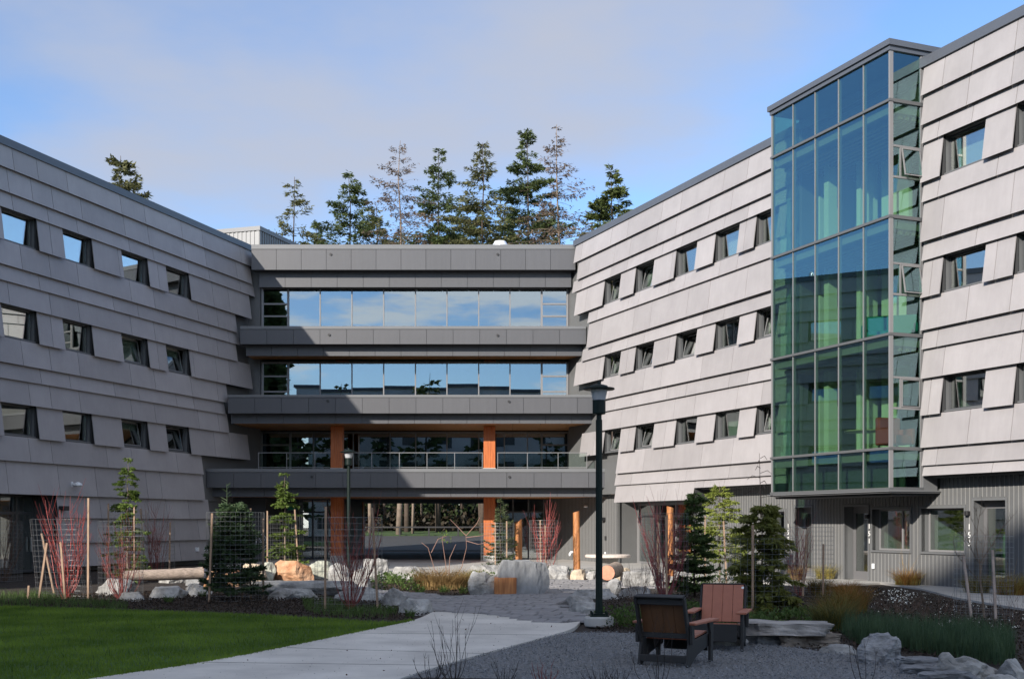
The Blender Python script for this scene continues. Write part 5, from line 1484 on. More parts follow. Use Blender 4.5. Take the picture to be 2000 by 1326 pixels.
Lf_yel = leaf_mat('yellow_grass', (0.26, 0.22, 0.05), (0.46, 0.38, 0.12), .3, vscale=5)
Lf_orange = leaf_mat('orange_sedge', (0.24, 0.10, 0.022), (0.40, 0.21, 0.055), .3, vscale=4)
Lf_olive = leaf_mat('olive_sedge', (0.10, 0.095, 0.02), (0.23, 0.19, 0.05), .3, vscale=4)
Lf_reed = leaf_mat('reed_green', (0.035, 0.075, 0.035), (0.08, 0.13, 0.06), .25, vscale=4)
Lf_lawn = leaf_mat('lawn_blade', (0.085, 0.165, 0.012), (0.19, 0.29, 0.035), .3, vscale=.7)
Lf_strap = leaf_mat('strap_leaf', (0.045, 0.09, 0.018), (0.12, 0.19, 0.05), .3, vscale=5)
M_flower = mat('white_pebble_flower', (.75, .74, .66), .7)

def dogwood(label, base, h, spread, seed, n=26, m=None, r0=.010, twigs=5, base_r=.10, cat='shrub'):
    t = thing('dogwood_shrub', label, cat, tuple(base), 'red-stemmed dogwoods')
    stems(seed, base, n, h, spread, r0, twigs=twigs, base_r=base_r).build('stems', m or M_redtwig, t)
    return t
def tuft(name, label, base, rad, h, n, seed, m, lean=.6, w=.012, cat='grass', group=None, ell=(1, 1), m2=None, plume=0):
    R = np.random.default_rng(seed)
    t = thing(name, label, cat, tuple(base), group)
    tris_mesh('blades', blades(R, n, base, rad * .35, h, lean, w, ell=ell), m, t, quads=True)
    if m2 is not None: tris_mesh('dry_blades', blades(R, n // 2, base, rad * .4, h * .9, lean * 1.2, w, ell=ell), m2, t, quads=True)
    if plume: tris_mesh('plumes', blades(R, plume, base, rad * .2, h * 1.75, .22, w * 1.6, ell=ell), Lf_tan, t, quads=True)
    return t
def leafy(name, label, base, rx, ry, h, n, seed, m, size=.07, cat='shrub', group=None):
    R = np.random.default_rng(seed); t = thing(name, label, cat, tuple(base), group)
    u = rand_unit(R, n) * np.cbrt(R.uniform(.3, 1, (n, 1))); u[:, 2] = np.abs(u[:, 2])
    lump = 1 + .25 * np.sin(u[:, 0:1] * 7 + seed) * np.cos(u[:, 1:2] * 6)
    P = u * np.array([rx, ry, h]) * lump + np.array(base)
    D = u + np.array([0, 0, .3])
    tris_mesh('leaves', sprays(R, P, D, size, size * .6, .05), m, t, quads=True)
    mb = stems(seed, base, 14, h * .9, max(rx, ry) * .8, .006, twigs=1, base_r=.1); mb.build('stems', M_browntwig, t)
    return t

# ------------------------------------------------------------------ caged plants of the left garden
def gp(px, py): g = G(px, py); return (g.x, g.y, 0.0)
b = gp(130, 1169); dogwood('bright red dogwood in a leaning wire guard near the lawn edge', b, 2.55, .55, 21, 24, r0=.011)
cage('leaning wire guard around the bright red dogwood by the lawn', (b[0] - .08, b[1] + .1, 0), .62, 1.95, ((-.42, -.6, 1.4, .22), (.22, -.55, 1.42, -.12), (-.72, -.5, .35, .02)), 1, lean=(-.09, 0))
b = gp(237, 1169); dogwood('dark red dogwood in front of the pale boulder at the log bench', b, 2.2, .55, 22, 26, M_redtwig2)
cage('upright wire guard around the dark red dogwood', (b[0], b[1], 0), .52, 1.9, ((-.72, -.3, 2.5, .0),), 2, wire=.0025)
b = (PX(8, 38), 38, 0); dogwood('brownish dogwood in front of the glazed entrance', b, 2.3, .6, 23, 22, M_browntwig)
cage('wire guard around the brownish dogwood by the entrance', b, .55, 1.9, ((-.15, -.5, 2.1, 0),), 3, wire=.0025)
b = (PX(250, 37.5), 37.5, 0); conifer('hemlock_tree', 'tall green hemlock sapling with drooping leader in a wire guard', b, 3.95, .62, 31, Lf_hem, M_palebark, crown0=.08, whorls=26, per=6, density=1.25, sp=.11, sw=.035, droop=.5, power=.55, irregular=.4, cat='sapling', group='young conifers')
cage('wire guard around the tall hemlock sapling', b, .62, 2.25, ((-.55, -.2, 2.5, .0), (.3, -.3, 2.4, 0)), 4)
b = (PX(306, 39), 39, 0); dogwood('thin red dogwood behind the log bench stones', b, 2.6, .6, 24, 22, M_redtwig2, r0=.009)
cage('wire guard with two leaning stakes around the thin red dogwood', b, .62, 2.0, ((-.22, -.5, 2.35, -.15), (.5, -.3, 1.9, .03), (-.75, -6.8, 1.6, -.35)), 5, wire=.0025)
b = gp(457, 1172); conifer('spruce_tree', 'dense dark green spruce with twin leaders in a round wire guard', b, 2.35, .72, 32, Lf_dark, M_bark, crown0=.10, whorls=26, per=9, density=1.9, sp=.11, sw=.032, droop=.1, power=.35, irregular=.2, cat='sapling', group='young conifers')
mb = MB(); 
for dx, hh in ((-.16, 2.85), (.2, 2.4)):
    mb.tube([(b[0] + dx, b[1], 1.5), (b[0] + dx * 1.1, b[1], hh)], [.012, .005], 4)
    R_ = random.Random(int(hh * 10))
    for k in range(12):
        z = hh - .06 - k * .07; a = R_.uniform(0, 6.28); l = .10 + .012 * k
        mb.tube([(b[0] + dx * 1.1, b[1], z), (b[0] + dx * 1.1 + math.cos(a) * l, b[1] + math.sin(a) * l, z + .08)], [.010, .006], 4)
mb.build('leader', Lf_dark, bpy.data.objects['spruce_tree'])
cage('wide round wire guard around the dense dark spruce', (b[0] + .03, b[1], 0), .68, 2.12, ((-.48, -.62, 2.12, .07), (.28, .4, 2.25, 0), (.05, .5, 2.1, .0), (.62, .3, 2.0, .0)), 6, nv=36, nh=19)
b = (PX(556, 41), 41, 0); conifer('hemlock_tree', 'green hemlock sapling with pale drooping top in front of the dark passage wall', b, 3.62, .68, 33, Lf_hem, M_palebark, crown0=.1, whorls=24, per=6, density=1.2, sp=.11, sw=.035, droop=.45, power=.6, irregular=.45, cat='sapling', group='young conifers')
cage('wire guard with two straight stakes around the pale-topped hemlock', b, .60, 2.1, ((-.54, -.3, 2.3, 0), (.55, -.3, 2.35, -.14)), 7, nv=34)
b = gp(684, 1190); dogwood('large red dogwood vase-shaped in a tall wire guard', b, 2.3, .68, 25, 26, M_redtwig2, r0=.012, base_r=.05)
cage('tall wire guard with two brown stakes around the vase-shaped dogwood', (b[0] - .03, b[1] + .05, 0), .70, 1.98, ((-.52, -.05, 2.25, .02), (.64, -.1, 2.22, -.13)), 8, wire=.0025)
b = (PX(565, 46), 46, 0)
# centre planting
b = (PX(872, 35.2), 35.2, 0)
sh = thing('bare_shrub', 'leafless forked shrub rising out of tan grass', 'shrub', b)
mb = MB()
for pts in ([(0, 0), (-.35, .45), (-.55, 1.1), (-.75, 1.25)], [(-.45, .95), (-.25, 1.35), (.0, 1.45)], [(0, 0), (-.02, .6), (-.12, 1.3), (-.1, 1.45)], [(.05, 0), (.1, .8), (.28, 1.2)], [(.1, 0), (.45, .5), (.6, 1.1), (.58, 1.5)], [(.59, 1.45), (.3, 1.75), (.1, 1.95)], [(.58, 1.45), (.9, 1.8), (1.0, 2.0)], [(.58, 1.4), (1.0, 1.45), (1.4, 1.5)], [(.59, 1.3), (.95, 1.2), (1.25, 1.25)]):
    n = len(pts); mb.tube([(b[0] + x, b[1] + .06 * math.sin(x * 5), z + .05) for x, z in pts], [.013 * (1 - .65 * i / n) for i in range(n)], 5)
mb.build('stems', mat('reddish_twig', (.24, .14, .11), .7), sh)
R = np.random.default_rng(4); P = np.array([[b[0] - .12 + R.uniform(-.2, .25), b[1], 1.35 + R.uniform(-.1, .25)] for _ in range(26)]); tris_mesh('leaves', sprays(R, P, np.tile([[.3, 0, .6]], (26, 1)), .09, .04), Lf_hem, sh, quads=True)
b2 = (PX(862, 33.5), 33.5, 0); tuft('ornamental_grass', 'broad mound of tan ornamental grass at the bed in the plaza', b2, 1.5, .72, 1500, 41, Lf_tan, lean=.8, w=.014, ell=(1.3, .7))
b2 = (PX(918, 34.5), 34.5, 0); tuft('ornamental_grass', 'yellowish ornamental grass right of the tan mound', b2, .9, .6, 600, 42, Lf_yel, lean=.8, w=.012)
for k, (px, py, rx, h, lab) in enumerate(((778, 1152, .75, .38, 'leafy green groundcover clump at the left of the plaza bed'), (806, 1140, .7, .35, 'leafy green groundcover clump below the flat white stone'), (905, 1146, .8, .3, 'leafy green groundcover clump left of the triangular boulder'), (935, 1134, .6, .3, 'leafy green groundcover clump under the yellowish grass'), (755, 1138, .5, .3, 'leafy green groundcover clump beside the tall white block'))):
    leafy('groundcover', lab, gp(px, py), rx, rx * .8, h, 420, 50 + k, Lf_cover, .08, group='groundcover clumps')
b = (PX(978, 43.5), 43.5, 0); conifer('spruce_tree', 'loose grey-green spruce sapling in a wire guard beside the sunlit column', b, 2.75, .75, 34, leaf_mat('bluish_spruce_leaf', (.05, .075, .03), (.12, .15, .07)), M_bark, crown0=.06, whorls=14, per=5, density=.9, sp=.12, sw=.03, droop=.05, power=.9, cat='sapling', group='young conifers', tip_up=.5)
cage('wire guard around the loose spruce sapling', (b[0] - .1, b[1], 0), .60, 1.85, ((-.1, -.5, 1.9, 0), (.32, -.3, 1.95, 0)), 9, nv=36)
b = (PX(1061, 42.5), 42.5, 0); dogwood('bright pink-red dogwood in a flared wire guard before the ribbed wall', b, 2.75, .62, 26, 22, mat('pink_dogwood_bark', (.29, .065, .06), .6, var=.5, vscale=5), r0=.013)
cage('flared wire guard around the bright pink-red dogwood', b, .52, 1.95, ((-.1, -.3, 1.98, -.02), (.08, -.35, 1.8, -.02)), 10, nv=34)
# right garden
b = gp(1298, 1166); dogwood('large maroon dogwood with pale inner twigs behind the chairs', b, 2.35, .62, 27, 46, mat('maroon_pink_bark', (.24, .06, .065), .6), r0=.011)
cage('wire guard with a thick stake around the large maroon dogwood', (b[0], b[1] + .05, 0), .62, 2.1, ((-.02, -.62, 2.05, -.02), (.12, .4, 2.1, .0), (-.1, .5, 2.1, 0)), 11)
b = (PX(1356, 30.5), 30.5, 0); conifer('fir_tree', 'dark bushy fir between the maroon dogwood and the golden hemlock', b, 2.65, .60, 35, leaf_mat('bushy_fir_leaf', (.05, .095, .03), (.12, .18, .06), .3), M_bark, crown0=.06, whorls=22, per=8, density=1.5, sp=.12, sw=.035, droop=.1, power=.5, cat='sapling', group='young conifers')
b = (PX(1405, 37.5), 37.5, 0); conifer('hemlock_tree', 'golden sunlit hemlock sapling with spreading wispy branches', b, 3.2, 1.0, 36, Lf_gold, M_palebark, crown0=.2, whorls=20, per=6, density=1.0, sp=.12, sw=.035, droop=.35, power=.6, irregular=.5, cat='sapling', group='young conifers')
cage('wire guard around the golden hemlock sapling', b, .80, 2.2, ((.12, -.6, 1.95, -.1), (-.5, -.3, 2.1, 0)), 12, nv=40)
b = gp(1488, 1203); conifer('cedar_tree', 'bushy olive cedar with a thin bare-tipped leader beside the bench slab', b, 2.40, .62, 37, Lf_cedar, M_palebark, crown0=.03, whorls=26, per=7, density=1.2, sp=.14, sw=.04, droop=.6, power=.32, irregular=.5, cat='sapling', group='young conifers')
mb = MB(); mb.tube([(b[0] - .02, b[1], 2.0), (b[0] - .05, b[1], 3.3)], [.014, .004], 4)
for k in range(9):
    z = 2.4 + k * .10; a = k * 2.4; l = .40 - .03 * k; mb.tube([(b[0] - .03, b[1], z), (b[0] - .03 + math.cos(a) * l * .6, b[1] + math.sin(a) * l * .6, z + .05), (b[0] - .03 + math.cos(a) * l, b[1] + math.sin(a) * l, z - .03)], [.007, .007, .004], 4)
mb.build('leader', M_browntwig, bpy.data.objects['cedar_tree'])
cage('wire guard with a grey stake around the bushy cedar', (b[0] + .02, b[1], 0), .66, 1.55, ((-.32, -.55, 1.85, .0),), 13)
b = (PX(1562, 30.5), 30.5, 0); dogwood('slender red dogwood in front of door 150', b, 2.3, .55, 28, 18, M_redtwig2)
cage('wire guard with a dark stake around the slender dogwood', (b[0] + .2, b[1], 0), .62, 1.75, ((.3, -.4, 1.35, 0), (-.2, -.3, 1.6, .1)), 14, wire=.0025)
# bare staked sapling at right
b = gp(1922, 1208); ms = thing('bare_sapling', 'leafless young tree tied between two pale stakes', 'sapling', b)
mb = MB(); rr = random.Random(3)
def branch(p, d, l, r, lvl):
    q = [p]; dd = d.copy()
    for k in range(4):
        dd = (dd + Vector((rr.uniform(-.15, .15), rr.uniform(-.15, .15), .06))).normalized(); q.append(q[-1] + dd * l / 4)
    mb.tube(q, [r * (1 - .5 * k / 4) for k in range(5)], 5 if lvl == 0 else 3, cap=False)
    if lvl < 3:
        for k in range(5 if lvl == 0 else 4):
            i = rr.randint(2, 4); a = rr.uniform(0, 6.28); nd = (dd * .75 + Vector((math.cos(a), math.sin(a), .25)) * .6).normalized()
            branch(q[i], nd, l * rr.uniform(.4, .58), r * .5, lvl + 1)
branch(Vector(b), Vector((0, 0, 1)), 1.45, .026, 0)
mb.build('trunk', mat('grey_brown_bark', (.17, .125, .09), .8), ms)
cage('wire guard with two stout pale stakes around the leafless young tree', b, .52, 1.6, ((-.27, -.08, 1.24, -.16), (.20, -.08, 1.36, -.08)), 15, wire=.0022)
for o in bpy.data.objects['plant_guard.014'].children if 'plant_guard.014' in bpy.data.objects else []:
    if o.name.startswith('stake'): o.data.materials[0] = mat('pale_stake', (.42, .33, .28), .8, var=.2, vscale=5)

# grasses and sedges along the right wing
for k, (px, py, rad, h, m, m2, pl, lab) in enumerate((
    (1612, 1131, .8, .60, Lf_yel, None, 0, 'bright yellow-green grass clump left of door 151'),
    (1555, 1133, .5, .62, Lf_tan, None, 0, 'small tan grass clump at the foot of door 150'),
    (1772, 1143, .9, .62, Lf_orange, Lf_yel, 14, 'orange sedge with pale upright plumes below the sliding window'),
    (1908, 1158, .8, .6, Lf_olive, Lf_yel, 0, 'olive sedge under the leafless young tree by door 153'),
    (1975, 1162, 1.0, .72, Lf_yel, Lf_orange, 8, 'amber grass clump right of door 153'))):
    tuft('sedge_clump', lab, gp(px, py), rad, h, 420, 60 + k, m, lean=.8, w=.013, group='sedges along the sunlit wing', m2=m2, plume=pl)
for k, (px, py, rad, h, m, m2, lab) in enumerate((
    (1665, 1196, .75, .68, Lf_orange, Lf_olive, 'rust-orange sedge drift in the swale, back clump'),
    (1640, 1214, .8, .66, Lf_olive, Lf_orange, 'olive and rust sedge drift in the swale, middle clump'),
    (1625, 1230, .8, .58, Lf_olive, Lf_reed, 'olive sedge drift in the swale behind the bench slab'),
    (1650, 1168, .7, .5, Lf_orange, Lf_olive, 'short rust sedge at the back of the swale'),
    (1600, 1160, .7, .5, Lf_olive, Lf_orange, 'short olive sedge behind the slender dogwood'))):
    tuft('swale_sedge', lab, gp(px, py), rad, h, 700, 70 + k, m, lean=.55, w=.010, group='sedge drifts in the swale', m2=m2)
R = np.random.default_rng(99)
def scatter_blades(name, poly, n, h, lean, w, m, label=None, cat=None, seed=1, kind='stuff', z=0.0, seg=2):
    R = np.random.default_rng(seed); xs = [p[0] for p in poly]; ys_ = [p[1] for p in poly]; out = []
    x = R.uniform(min(xs), max(xs), n * 4); y = R.uniform(min(ys_), max(ys_), n * 4)
    keep = inpoly_np(x, y, poly)[:n]
    x, y = x[keep], y[keep]; n = len(x)
    da = R.uniform(0, 2 * np.pi, n); Ln = h * R.uniform(.5, 1.1, n); D = np.stack([np.cos(da), np.sin(da), np.zeros(n)], 1); S = np.stack([-np.sin(da * 1.7), np.cos(da * 1.7), np.zeros(n)], 1)
    P0 = np.stack([x, y, np.full(n, z)], 1); prev = None
    for k in range(seg + 1):
        f = k / seg; c = P0 + D * (lean * R.uniform(.3, 1.1, n) * Ln * f * f)[:, None] + np.array([0, 0, 1.]) * (Ln * f)[:, None]; ww = w * (1 - .85 * f) / 2
        a, b_ = c - S * ww, c + S * ww
        if prev is not None: out.append(np.stack([prev[0], prev[1], b_, a], 1))
        prev = (a, b_)
    o = tris_mesh(name, np.concatenate(out), m, quads=True); return tag(o, label, cat, kind=kind)
pg = lambda L_: [tuple(G(a, b_)[:2]) for a, b_ in L_]
scatter_blades('reeds', pg([(1640, 1236), (1700, 1232), (1800, 1242), (1900, 1244), (1975, 1262), (1985, 1290), (1955, 1300), (1830, 1280), (1760, 1268), (1680, 1262)]), 5200, .42, .25, .012, Lf_reed, 'dark green reeds filling the swale behind the stones', 'reeds', 5)
lawn_vis = [(-13.5, 28.2)] + [p for p in lawn_poly if p[0] > -13.4 and p[1] > 12.5] + [(-6, 13), (-10, 13)]
scatter_blades('lawn_grass', lawn_vis, 90000, .055, .5, .012, Lf_lawn, 'short mown green grass of the lawn', 'grass', 6, z=.0)
scatter_blades('rough_grass', pg([(0, 1165), (80, 1160), (130, 1172), (250, 1184), (250, 1192), (120, 1188), (0, 1184)]), 1500, .22, .6, .012, Lf_strap, 'rough grass tufts at the back edge of the lawn', 'grass', 7)
scatter_blades('rough_grass', pg([(590, 1180), (640, 1172), (700, 1190), (790, 1200), (740, 1210), (640, 1204), (600, 1196)]), 1100, .18, .6, .012, Lf_strap, 'rough green tufts under the vase-shaped dogwood', 'grass', 8)
# strap-leaved clumps dotted along the beds
for k, (px, py, where) in enumerate(((405, 1155, 'between the log bench end and the spruce guard'), (395, 1165, 'in front of the blocky stone by the log bench'), (505, 1160, 'right beside the round spruce guard'), (545, 1163, 'at the left foot of the rounded grey stone'), (590, 1168, 'at the right foot of the rounded grey stone'), (640, 1180, 'just inside the vase-shaped dogwood guard'), (735, 1196, 'at the foot of the leaning right stake of the dogwood guard'), (765, 1196, 'below the pointed grey boulder'), (800, 1205, 'at the tip of the lawn below the flat pale boulder'), (600, 1178, 'left of the vase-shaped dogwood guard'), (700, 1200, 'at the lawn edge under the vase-shaped dogwood'), (200, 1182, 'at the lawn edge under the dark red dogwood'), (330, 1176, 'in front of the long low grey stone'), (255, 1140, 'behind the dark red dogwood'))):
    tuft('strap_leaf_plant', 'low strap-leaved plant ' + where, gp(px, py), .28, .24, 55, 200 + k, Lf_strap, lean=.9, w=.018, cat='plant', group='strap-leaved plants in the left bed')
for k, (px, py, where) in enumerate(((790, 1152, 'at the left front of the plaza bed'), (820, 1158, 'at the front of the plaza bed'), (868, 1156, 'below the tan grass mound'), (905, 1158, 'at the foot of the triangular boulder'), (1090, 1115, 'behind the white boulder right of the massive one'), (1108, 1117, 'left of the tall log post'), (1135, 1119, 'right at the foot of the tall log post'), (1160, 1121, 'behind the small square white stone'), (1178, 1121, 'under the left rim of the stone table'), (1195, 1120, 'behind the thick cut log'), (1075, 1112, 'under the pink-red dogwood guard'))):
    tuft('fern_plant', 'small green ferny plant ' + where, gp(px, py), .35, .26, 60, 230 + k, Lf_strap, lean=1.0, w=.02, cat='plant', group='ferny plants among the plaza stones')
for k, (px, py, rx, h, lab) in enumerate(((1235, 1208, .85, .26, 'low leafy groundcover beside the tall lamp post footing'), (1275, 1222, .7, .24, 'low leafy groundcover behind the dark-backed chair'), (1215, 1222, .55, .2, 'low leafy groundcover at the gravel edge by the lamp footing'), (1320, 1195, .7, .3, 'low leafy groundcover between dogwood and chairs'), (1360, 1210, .6, .28, 'low leafy groundcover behind the terracotta chair'), (1470, 1226, .6, .22, 'low leafy groundcover behind the bench slab'), (1530, 1216, .7, .24, 'low leafy groundcover under the cedar guard'), (1580, 1210, .6, .22, 'low leafy groundcover left of the rust sedge'), (1350, 1150, .7, .35, 'leafy undergrowth below the dark bushy fir'), (1420, 1150, .8, .5, 'leafy undergrowth below the golden hemlock'))):
    leafy('groundcover', lab, gp(px, py), rx, rx * .7, h, 420, 80 + k, Lf_cover, .07, group='groundcover clumps')
# dry dark shrub by the white boulder and twiggy shrubs in front of the gravel
for k, (px, py, h, sp, n, m, lab) in enumerate(((1245, 1175, .95, .38, 40, M_browntwig, 'dry brown shrub in front of the large white boulder'), (1830, 1222, .6, .6, 40, M_browntwig, 'low brown twiggy shrub in the mulch of the swale'), (1755, 1200, .5, .5, 30, M_browntwig, 'low brown twiggy shrub below the white flowers'), (1975, 1225, .7, .3, 18, M_browntwig, 'thin bare twigs right of the leafless young tree'))):
    t = thing('twiggy_shrub', lab, 'shrub', gp(px, py)); stems(300 + k, gp(px, py), n, h, sp, .005, twigs=4, base_r=.2).build('stems', m, t)
M_blacktwig = mat('dark_twig', (.022, .016, .014), .7)
for k, (px, Y, h, sp, n, lab) in enumerate(((888, 13.9, .95, .26, 12, 'dark leafless shrub at the curved edge of the path'), (842, 13.9, .42, .3, 12, 'short dark twigs beside the curved path edge'), (985, 13.7, .3, .22, 12, 'short dark twigs at the front of the gravel'), (1063, 13.6, .28, .14, 16, 'stubby reddish twigs at the front of the gravel'), (1172, 13.6, .25, .2, 14, 'low tangle of twigs at the front of the gravel'), (1287, 13.5, .95, .35, 8, 'tall thin leafless stems in front of the dark-backed chair'), (1205, 13.6, .25, .2, 12, 'low twig tangle left of the thin stems'), (1690, 13.6, .8, .2, 5, 'few thin stems in front of the square block boulder'))):
    b = (PX(px, Y), Y, 0); t = thing('leafless_shrub', lab, 'shrub', b); stems(330 + k, b, n, h, sp, .0055, twigs=2, base_r=.06).build('stems', M_blacktwig if k not in (3,) else M_redtwig2, t)
# soil strip in front of the gravel where those shrubs stand
poly_sheet('front_bed', [(-1.6, 13.95), (-1.0, 14.2), (.2, 14.05), (1.6, 13.95), (2.6, 13.9), (3.2, 12), (0, 10), (-2.4, 11)], .034, M_soil, .05)
# white flowers / pebbles scattered on the swale mulch, mulch chips on the beds
def chips(name, poly, n, size, m, seed, label=None, cat=None, z=.01):
    R = np.random.default_rng(seed); xs = [p[0] for p in poly]; ys_ = [p[1] for p in poly]
    x = R.uniform(min(xs), max(xs), n * 4); y = R.uniform(min(ys_), max(ys_), n * 4)
    keep = inpoly_np(x, y, poly)[:n]
    P = np.stack([x[keep], y[keep], R.uniform(0, .03, len(keep)) + z], 1); D = rand_unit(R, len(keep)); D[:, 2] *= .4
    o = tris_mesh(name, sprays(R, P, D, size, size * .7, 0), m, quads=True); return tag(o, label, cat, kind='stuff')
chips('white_flowers', pg([(1725, 1158), (1760, 1152), (1790, 1165), (1770, 1185), (1735, 1178)]), 150, .05, M_flower, 1, 'patch of small white flowers in the swale mulch', 'flowers', .04)
chips('white_flowers', pg([(1800, 1226), (1860, 1214), (1870, 1232), (1810, 1240)]), 90, .04, M_flower, 2, 'patch of small white flowers at the edge of the reeds', 'flowers', .04)
chips('white_flowers', pg([(1690, 1150), (1800, 1156), (2000, 1196), (2000, 1235), (1850, 1230), (1780, 1215), (1700, 1190)]), 420, .032, M_flower, 3, 'scattered white petals on the swale mulch', 'flowers', .02)
M_chip = mat('bark_chip', (.034, .022, .014), .9, var=.6, vscale=8)
chips('bark_chips', pg([(0, 1175), (150, 1160), (400, 1150), (600, 1160), (800, 1180), (850, 1195), (790, 1212), (640, 1206), (440, 1196), (0, 1181)]), 16000, .05, M_chip, 4, 'dark bark mulch covering the left bed', 'mulch', .005)
chips('bark_chips', pg([(1540, 1150), (1700, 1145), (2000, 1195), (2000, 1300), (1650, 1270), (1450, 1250), (1170, 1235), (1140, 1205), (1200, 1165), (1400, 1150)]), 20000, .05, M_chip, 5, 'dark bark mulch covering the right bed and swale', 'mulch', .005)
chips('bark_chips', pg([(740, 1165), (760, 1140), (830, 1118), (1000, 1118), (960, 1158), (900, 1166), (800, 1160)]), 5000, .05, M_chip, 6, 'dark bark mulch covering the plaza bed', 'mulch', .005)
M_gravelchip = mat('gravel_chip', (.20, .21, .225), .6, var=.5, vscale=30)  # crushed stone in its own grey, varied at random
chips('gravel_chips', [p for p in grav_poly if p[1] > 12] + [(5, 13), (-1.8, 13)], 20000, .026, M_gravelchip, 7, 'loose grey crushed stone of the gravel court', 'gravel', .006)

# fallen leaves and grit on the path, seedling weeds in the lawn
M_litter = mat('dead_leaf', (.09, .045, .02), .8, var=.5, vscale=6)
chips('leaf_litter', [p for p in path_poly if p[1] > 12] , 34, .04, M_litter, 9, 'scattered fallen leaves on the concrete path', 'leaves', .033)
chips('paving_grit', [p for p in path_poly if p[1] > 12] , 800, .010, M_joint, 10, 'grit and crumbs on the concrete path', 'grit', .031)
scatter_blades('lawn_weeds', lawn_vis, 900, .14, .9, .014, Lf_strap, 'longer pale blades poking out of the lawn', 'grass', 16, z=.0)
edge_band = smooth_curve(lawn_right, 4)
Re = np.random.default_rng(17); eb = np.array(edge_band); ii = Re.integers(0, len(eb) - 1, 5000); ff = Re.uniform(0, 1, (5000, 1))
pe = eb[ii] * (1 - ff) + eb[ii + 1] * ff + Re.normal(0, .035, (5000, 2))
pe = pe[(pe[:, 1] > 12.5)]
ne_ = len(pe); P0 = np.column_stack([pe, np.zeros(ne_)]); D = rand_unit(Re, ne_); D[:, 2] = np.abs(D[:, 2]) + .6
o = tris_mesh('lawn_edge_grass', sprays(Re, P0, D, .075, .012, 0), Lf_lawn, quads=True); tag(o, 'ragged grass fringe where the lawn meets the path', 'grass', kind='stuff')
# ------------------------------------------------------------------ tall conifers behind the buildings
def tall(px, ytop, Y, rpx, seed, leaf, label, **kw):
    X = PX(px, Y); z0 = terr(X, Y); H = PZ(ytop, Y) - z0
    kw = {**dict(crown0=.36, whorls=46, per=6, density=1.0, sp=.36, sw=.10, droop=.42, power=1.0, trunk_r=.27, irregular=.55, dens_m=40, vj=.09, tip_up=.25), **kw}
    return conifer('conifer_tree', label, (X, Y, z0), H, rpx * Y / FPX * 3.2, seed, leaf, kw.pop('bark', M_bark), group='tall conifers behind the building', **kw)
tall(573, 346, 100, 46, 401, Lf_fir2, 'sparse conifer with wide gaps beside the roof plant room', whorls=26, per=4, density=1.0, irregular=.6)
tall(683, 342, 104, 58, 402, Lf_fir, 'broad green conifer left of the brown bare one', density=1.3)
tall(780, 274, 101, 56, 403, Lf_dead, 'brown thinly leaved conifer between two green ones', density=.55, bare=.35, irregular=.55, twig_m=M_greytwig, bark=M_palebark, sp=.30, sw=.08)
tall(858, 292, 106, 50, 404, Lf_fir, 'green conifer right of the brown bare one', density=1.15)
tall(943, 279, 103, 52, 405, Lf_fir2, 'olive conifer above the round white roof vent', density=1.05)
tall(1029, 254, 107, 58, 406, Lf_fir, 'tall dense green conifer beside the one with a bent tip', density=1.5)
tall(1100, 243, 101, 50, 407, Lf_dead, 'half-bare brownish conifer with its tip bent over', density=.55, bare=.4, irregular=.6, twig_m=M_greytwig, bark=M_palebark, lean=(-.018, 0), sp=.32, sw=.09)
tall(1196, 329, 98, 30, 408, leaf_mat('pine_leaf', (.05, .075, .018), (.11, .135, .04), .15), 'bushy pine rising behind the sunlit wing roof', density=1.4, sp=.4, sw=.13, power=.6)
tall(236, 304, 92, 30, 409, Lf_fir2, 'wide-topped pine behind the shaded wing roof', density=1.4, sp=.4, sw=.13, power=.55, crown0=.4)
tall(735, 395, 112, 46, 410, Lf_fir2, 'shorter olive conifer behind the brown bare one', density=1.2)
tall(905, 390, 114, 46, 411, Lf_fir, 'shorter green conifer between the taller olive ones', density=1.2)
tall(1150, 420, 110, 40, 412, Lf_fir2, 'short olive conifer low behind the roof corner', density=1.2)
tall(620, 430, 113, 36, 413, Lf_fir, 'short green conifer low behind the link roof', density=1.2)
tall(985, 400, 116, 46, 414, Lf_fir2, 'short olive conifer behind the tall dense one', density=1.1)

# wood seen through the passage: trunks in front of brambles and a dense far wood
for k, (px, Y, r) in enumerate(((722, 104, .30), (752, 112, .30), (795, 106, .42), (800, 118, .3), (806, 103, .22), (824, 110, .18), (872, 116, .3), (900, 112, .25), (925, 118, .3), (938, 108, .28), (590, 110, .3), (625, 112, .2), (1005, 112, .3))):
    X = PX(px, Y); z0 = terr(X, Y)
    pale = k in (0, 4, 5)
    conifer('forest_tree', 'woodland tree trunk seen through the open passage' if not pale else 'pale woodland trunk seen through the open passage', (X, Y, z0), 24, 2.6, 500 + k, Lf_fir, M_palebark if pale else M_bark, crown0=.45, whorls=12, per=4, density=.8, sp=.8, sw=.4, trunk_r=r * .62, dens_m=12, group='woodland trunks beyond the road')
R = np.random.default_rng(12)
def mass(name, n, x0, x1, y0, y1, z0, z1, size, m, seed, label, cat):
    R = np.random.default_rng(seed)
    P = np.stack([R.uniform(x0, x1, n), R.uniform(y0, y1, n), np.zeros(n)], 1)
    top = z1 * (.55 + .45 * np.sin(P[:, 0] * .9 + seed) * np.cos(P[:, 1] * .7 + P[:, 0] * .31))
    P[:, 2] = z0 + R.uniform(0, 1, n) ** .8 * np.maximum(top, .3) + (P[:, 1] - 76) * .034
    o = tris_mesh(name, sprays(R, P, rand_unit(R, n), size, size * .6, .1), m, quads=True); return tag(o, label, cat, kind='stuff')
mass('undergrowth', 5000, -22, 8, 107, 116, 0, 2.6, .5, leaf_mat('bramble_leaf', (.020, .016, .010), (.045, .034, .02), .1), 1, 'brown bramble undergrowth beyond the road', 'undergrowth')
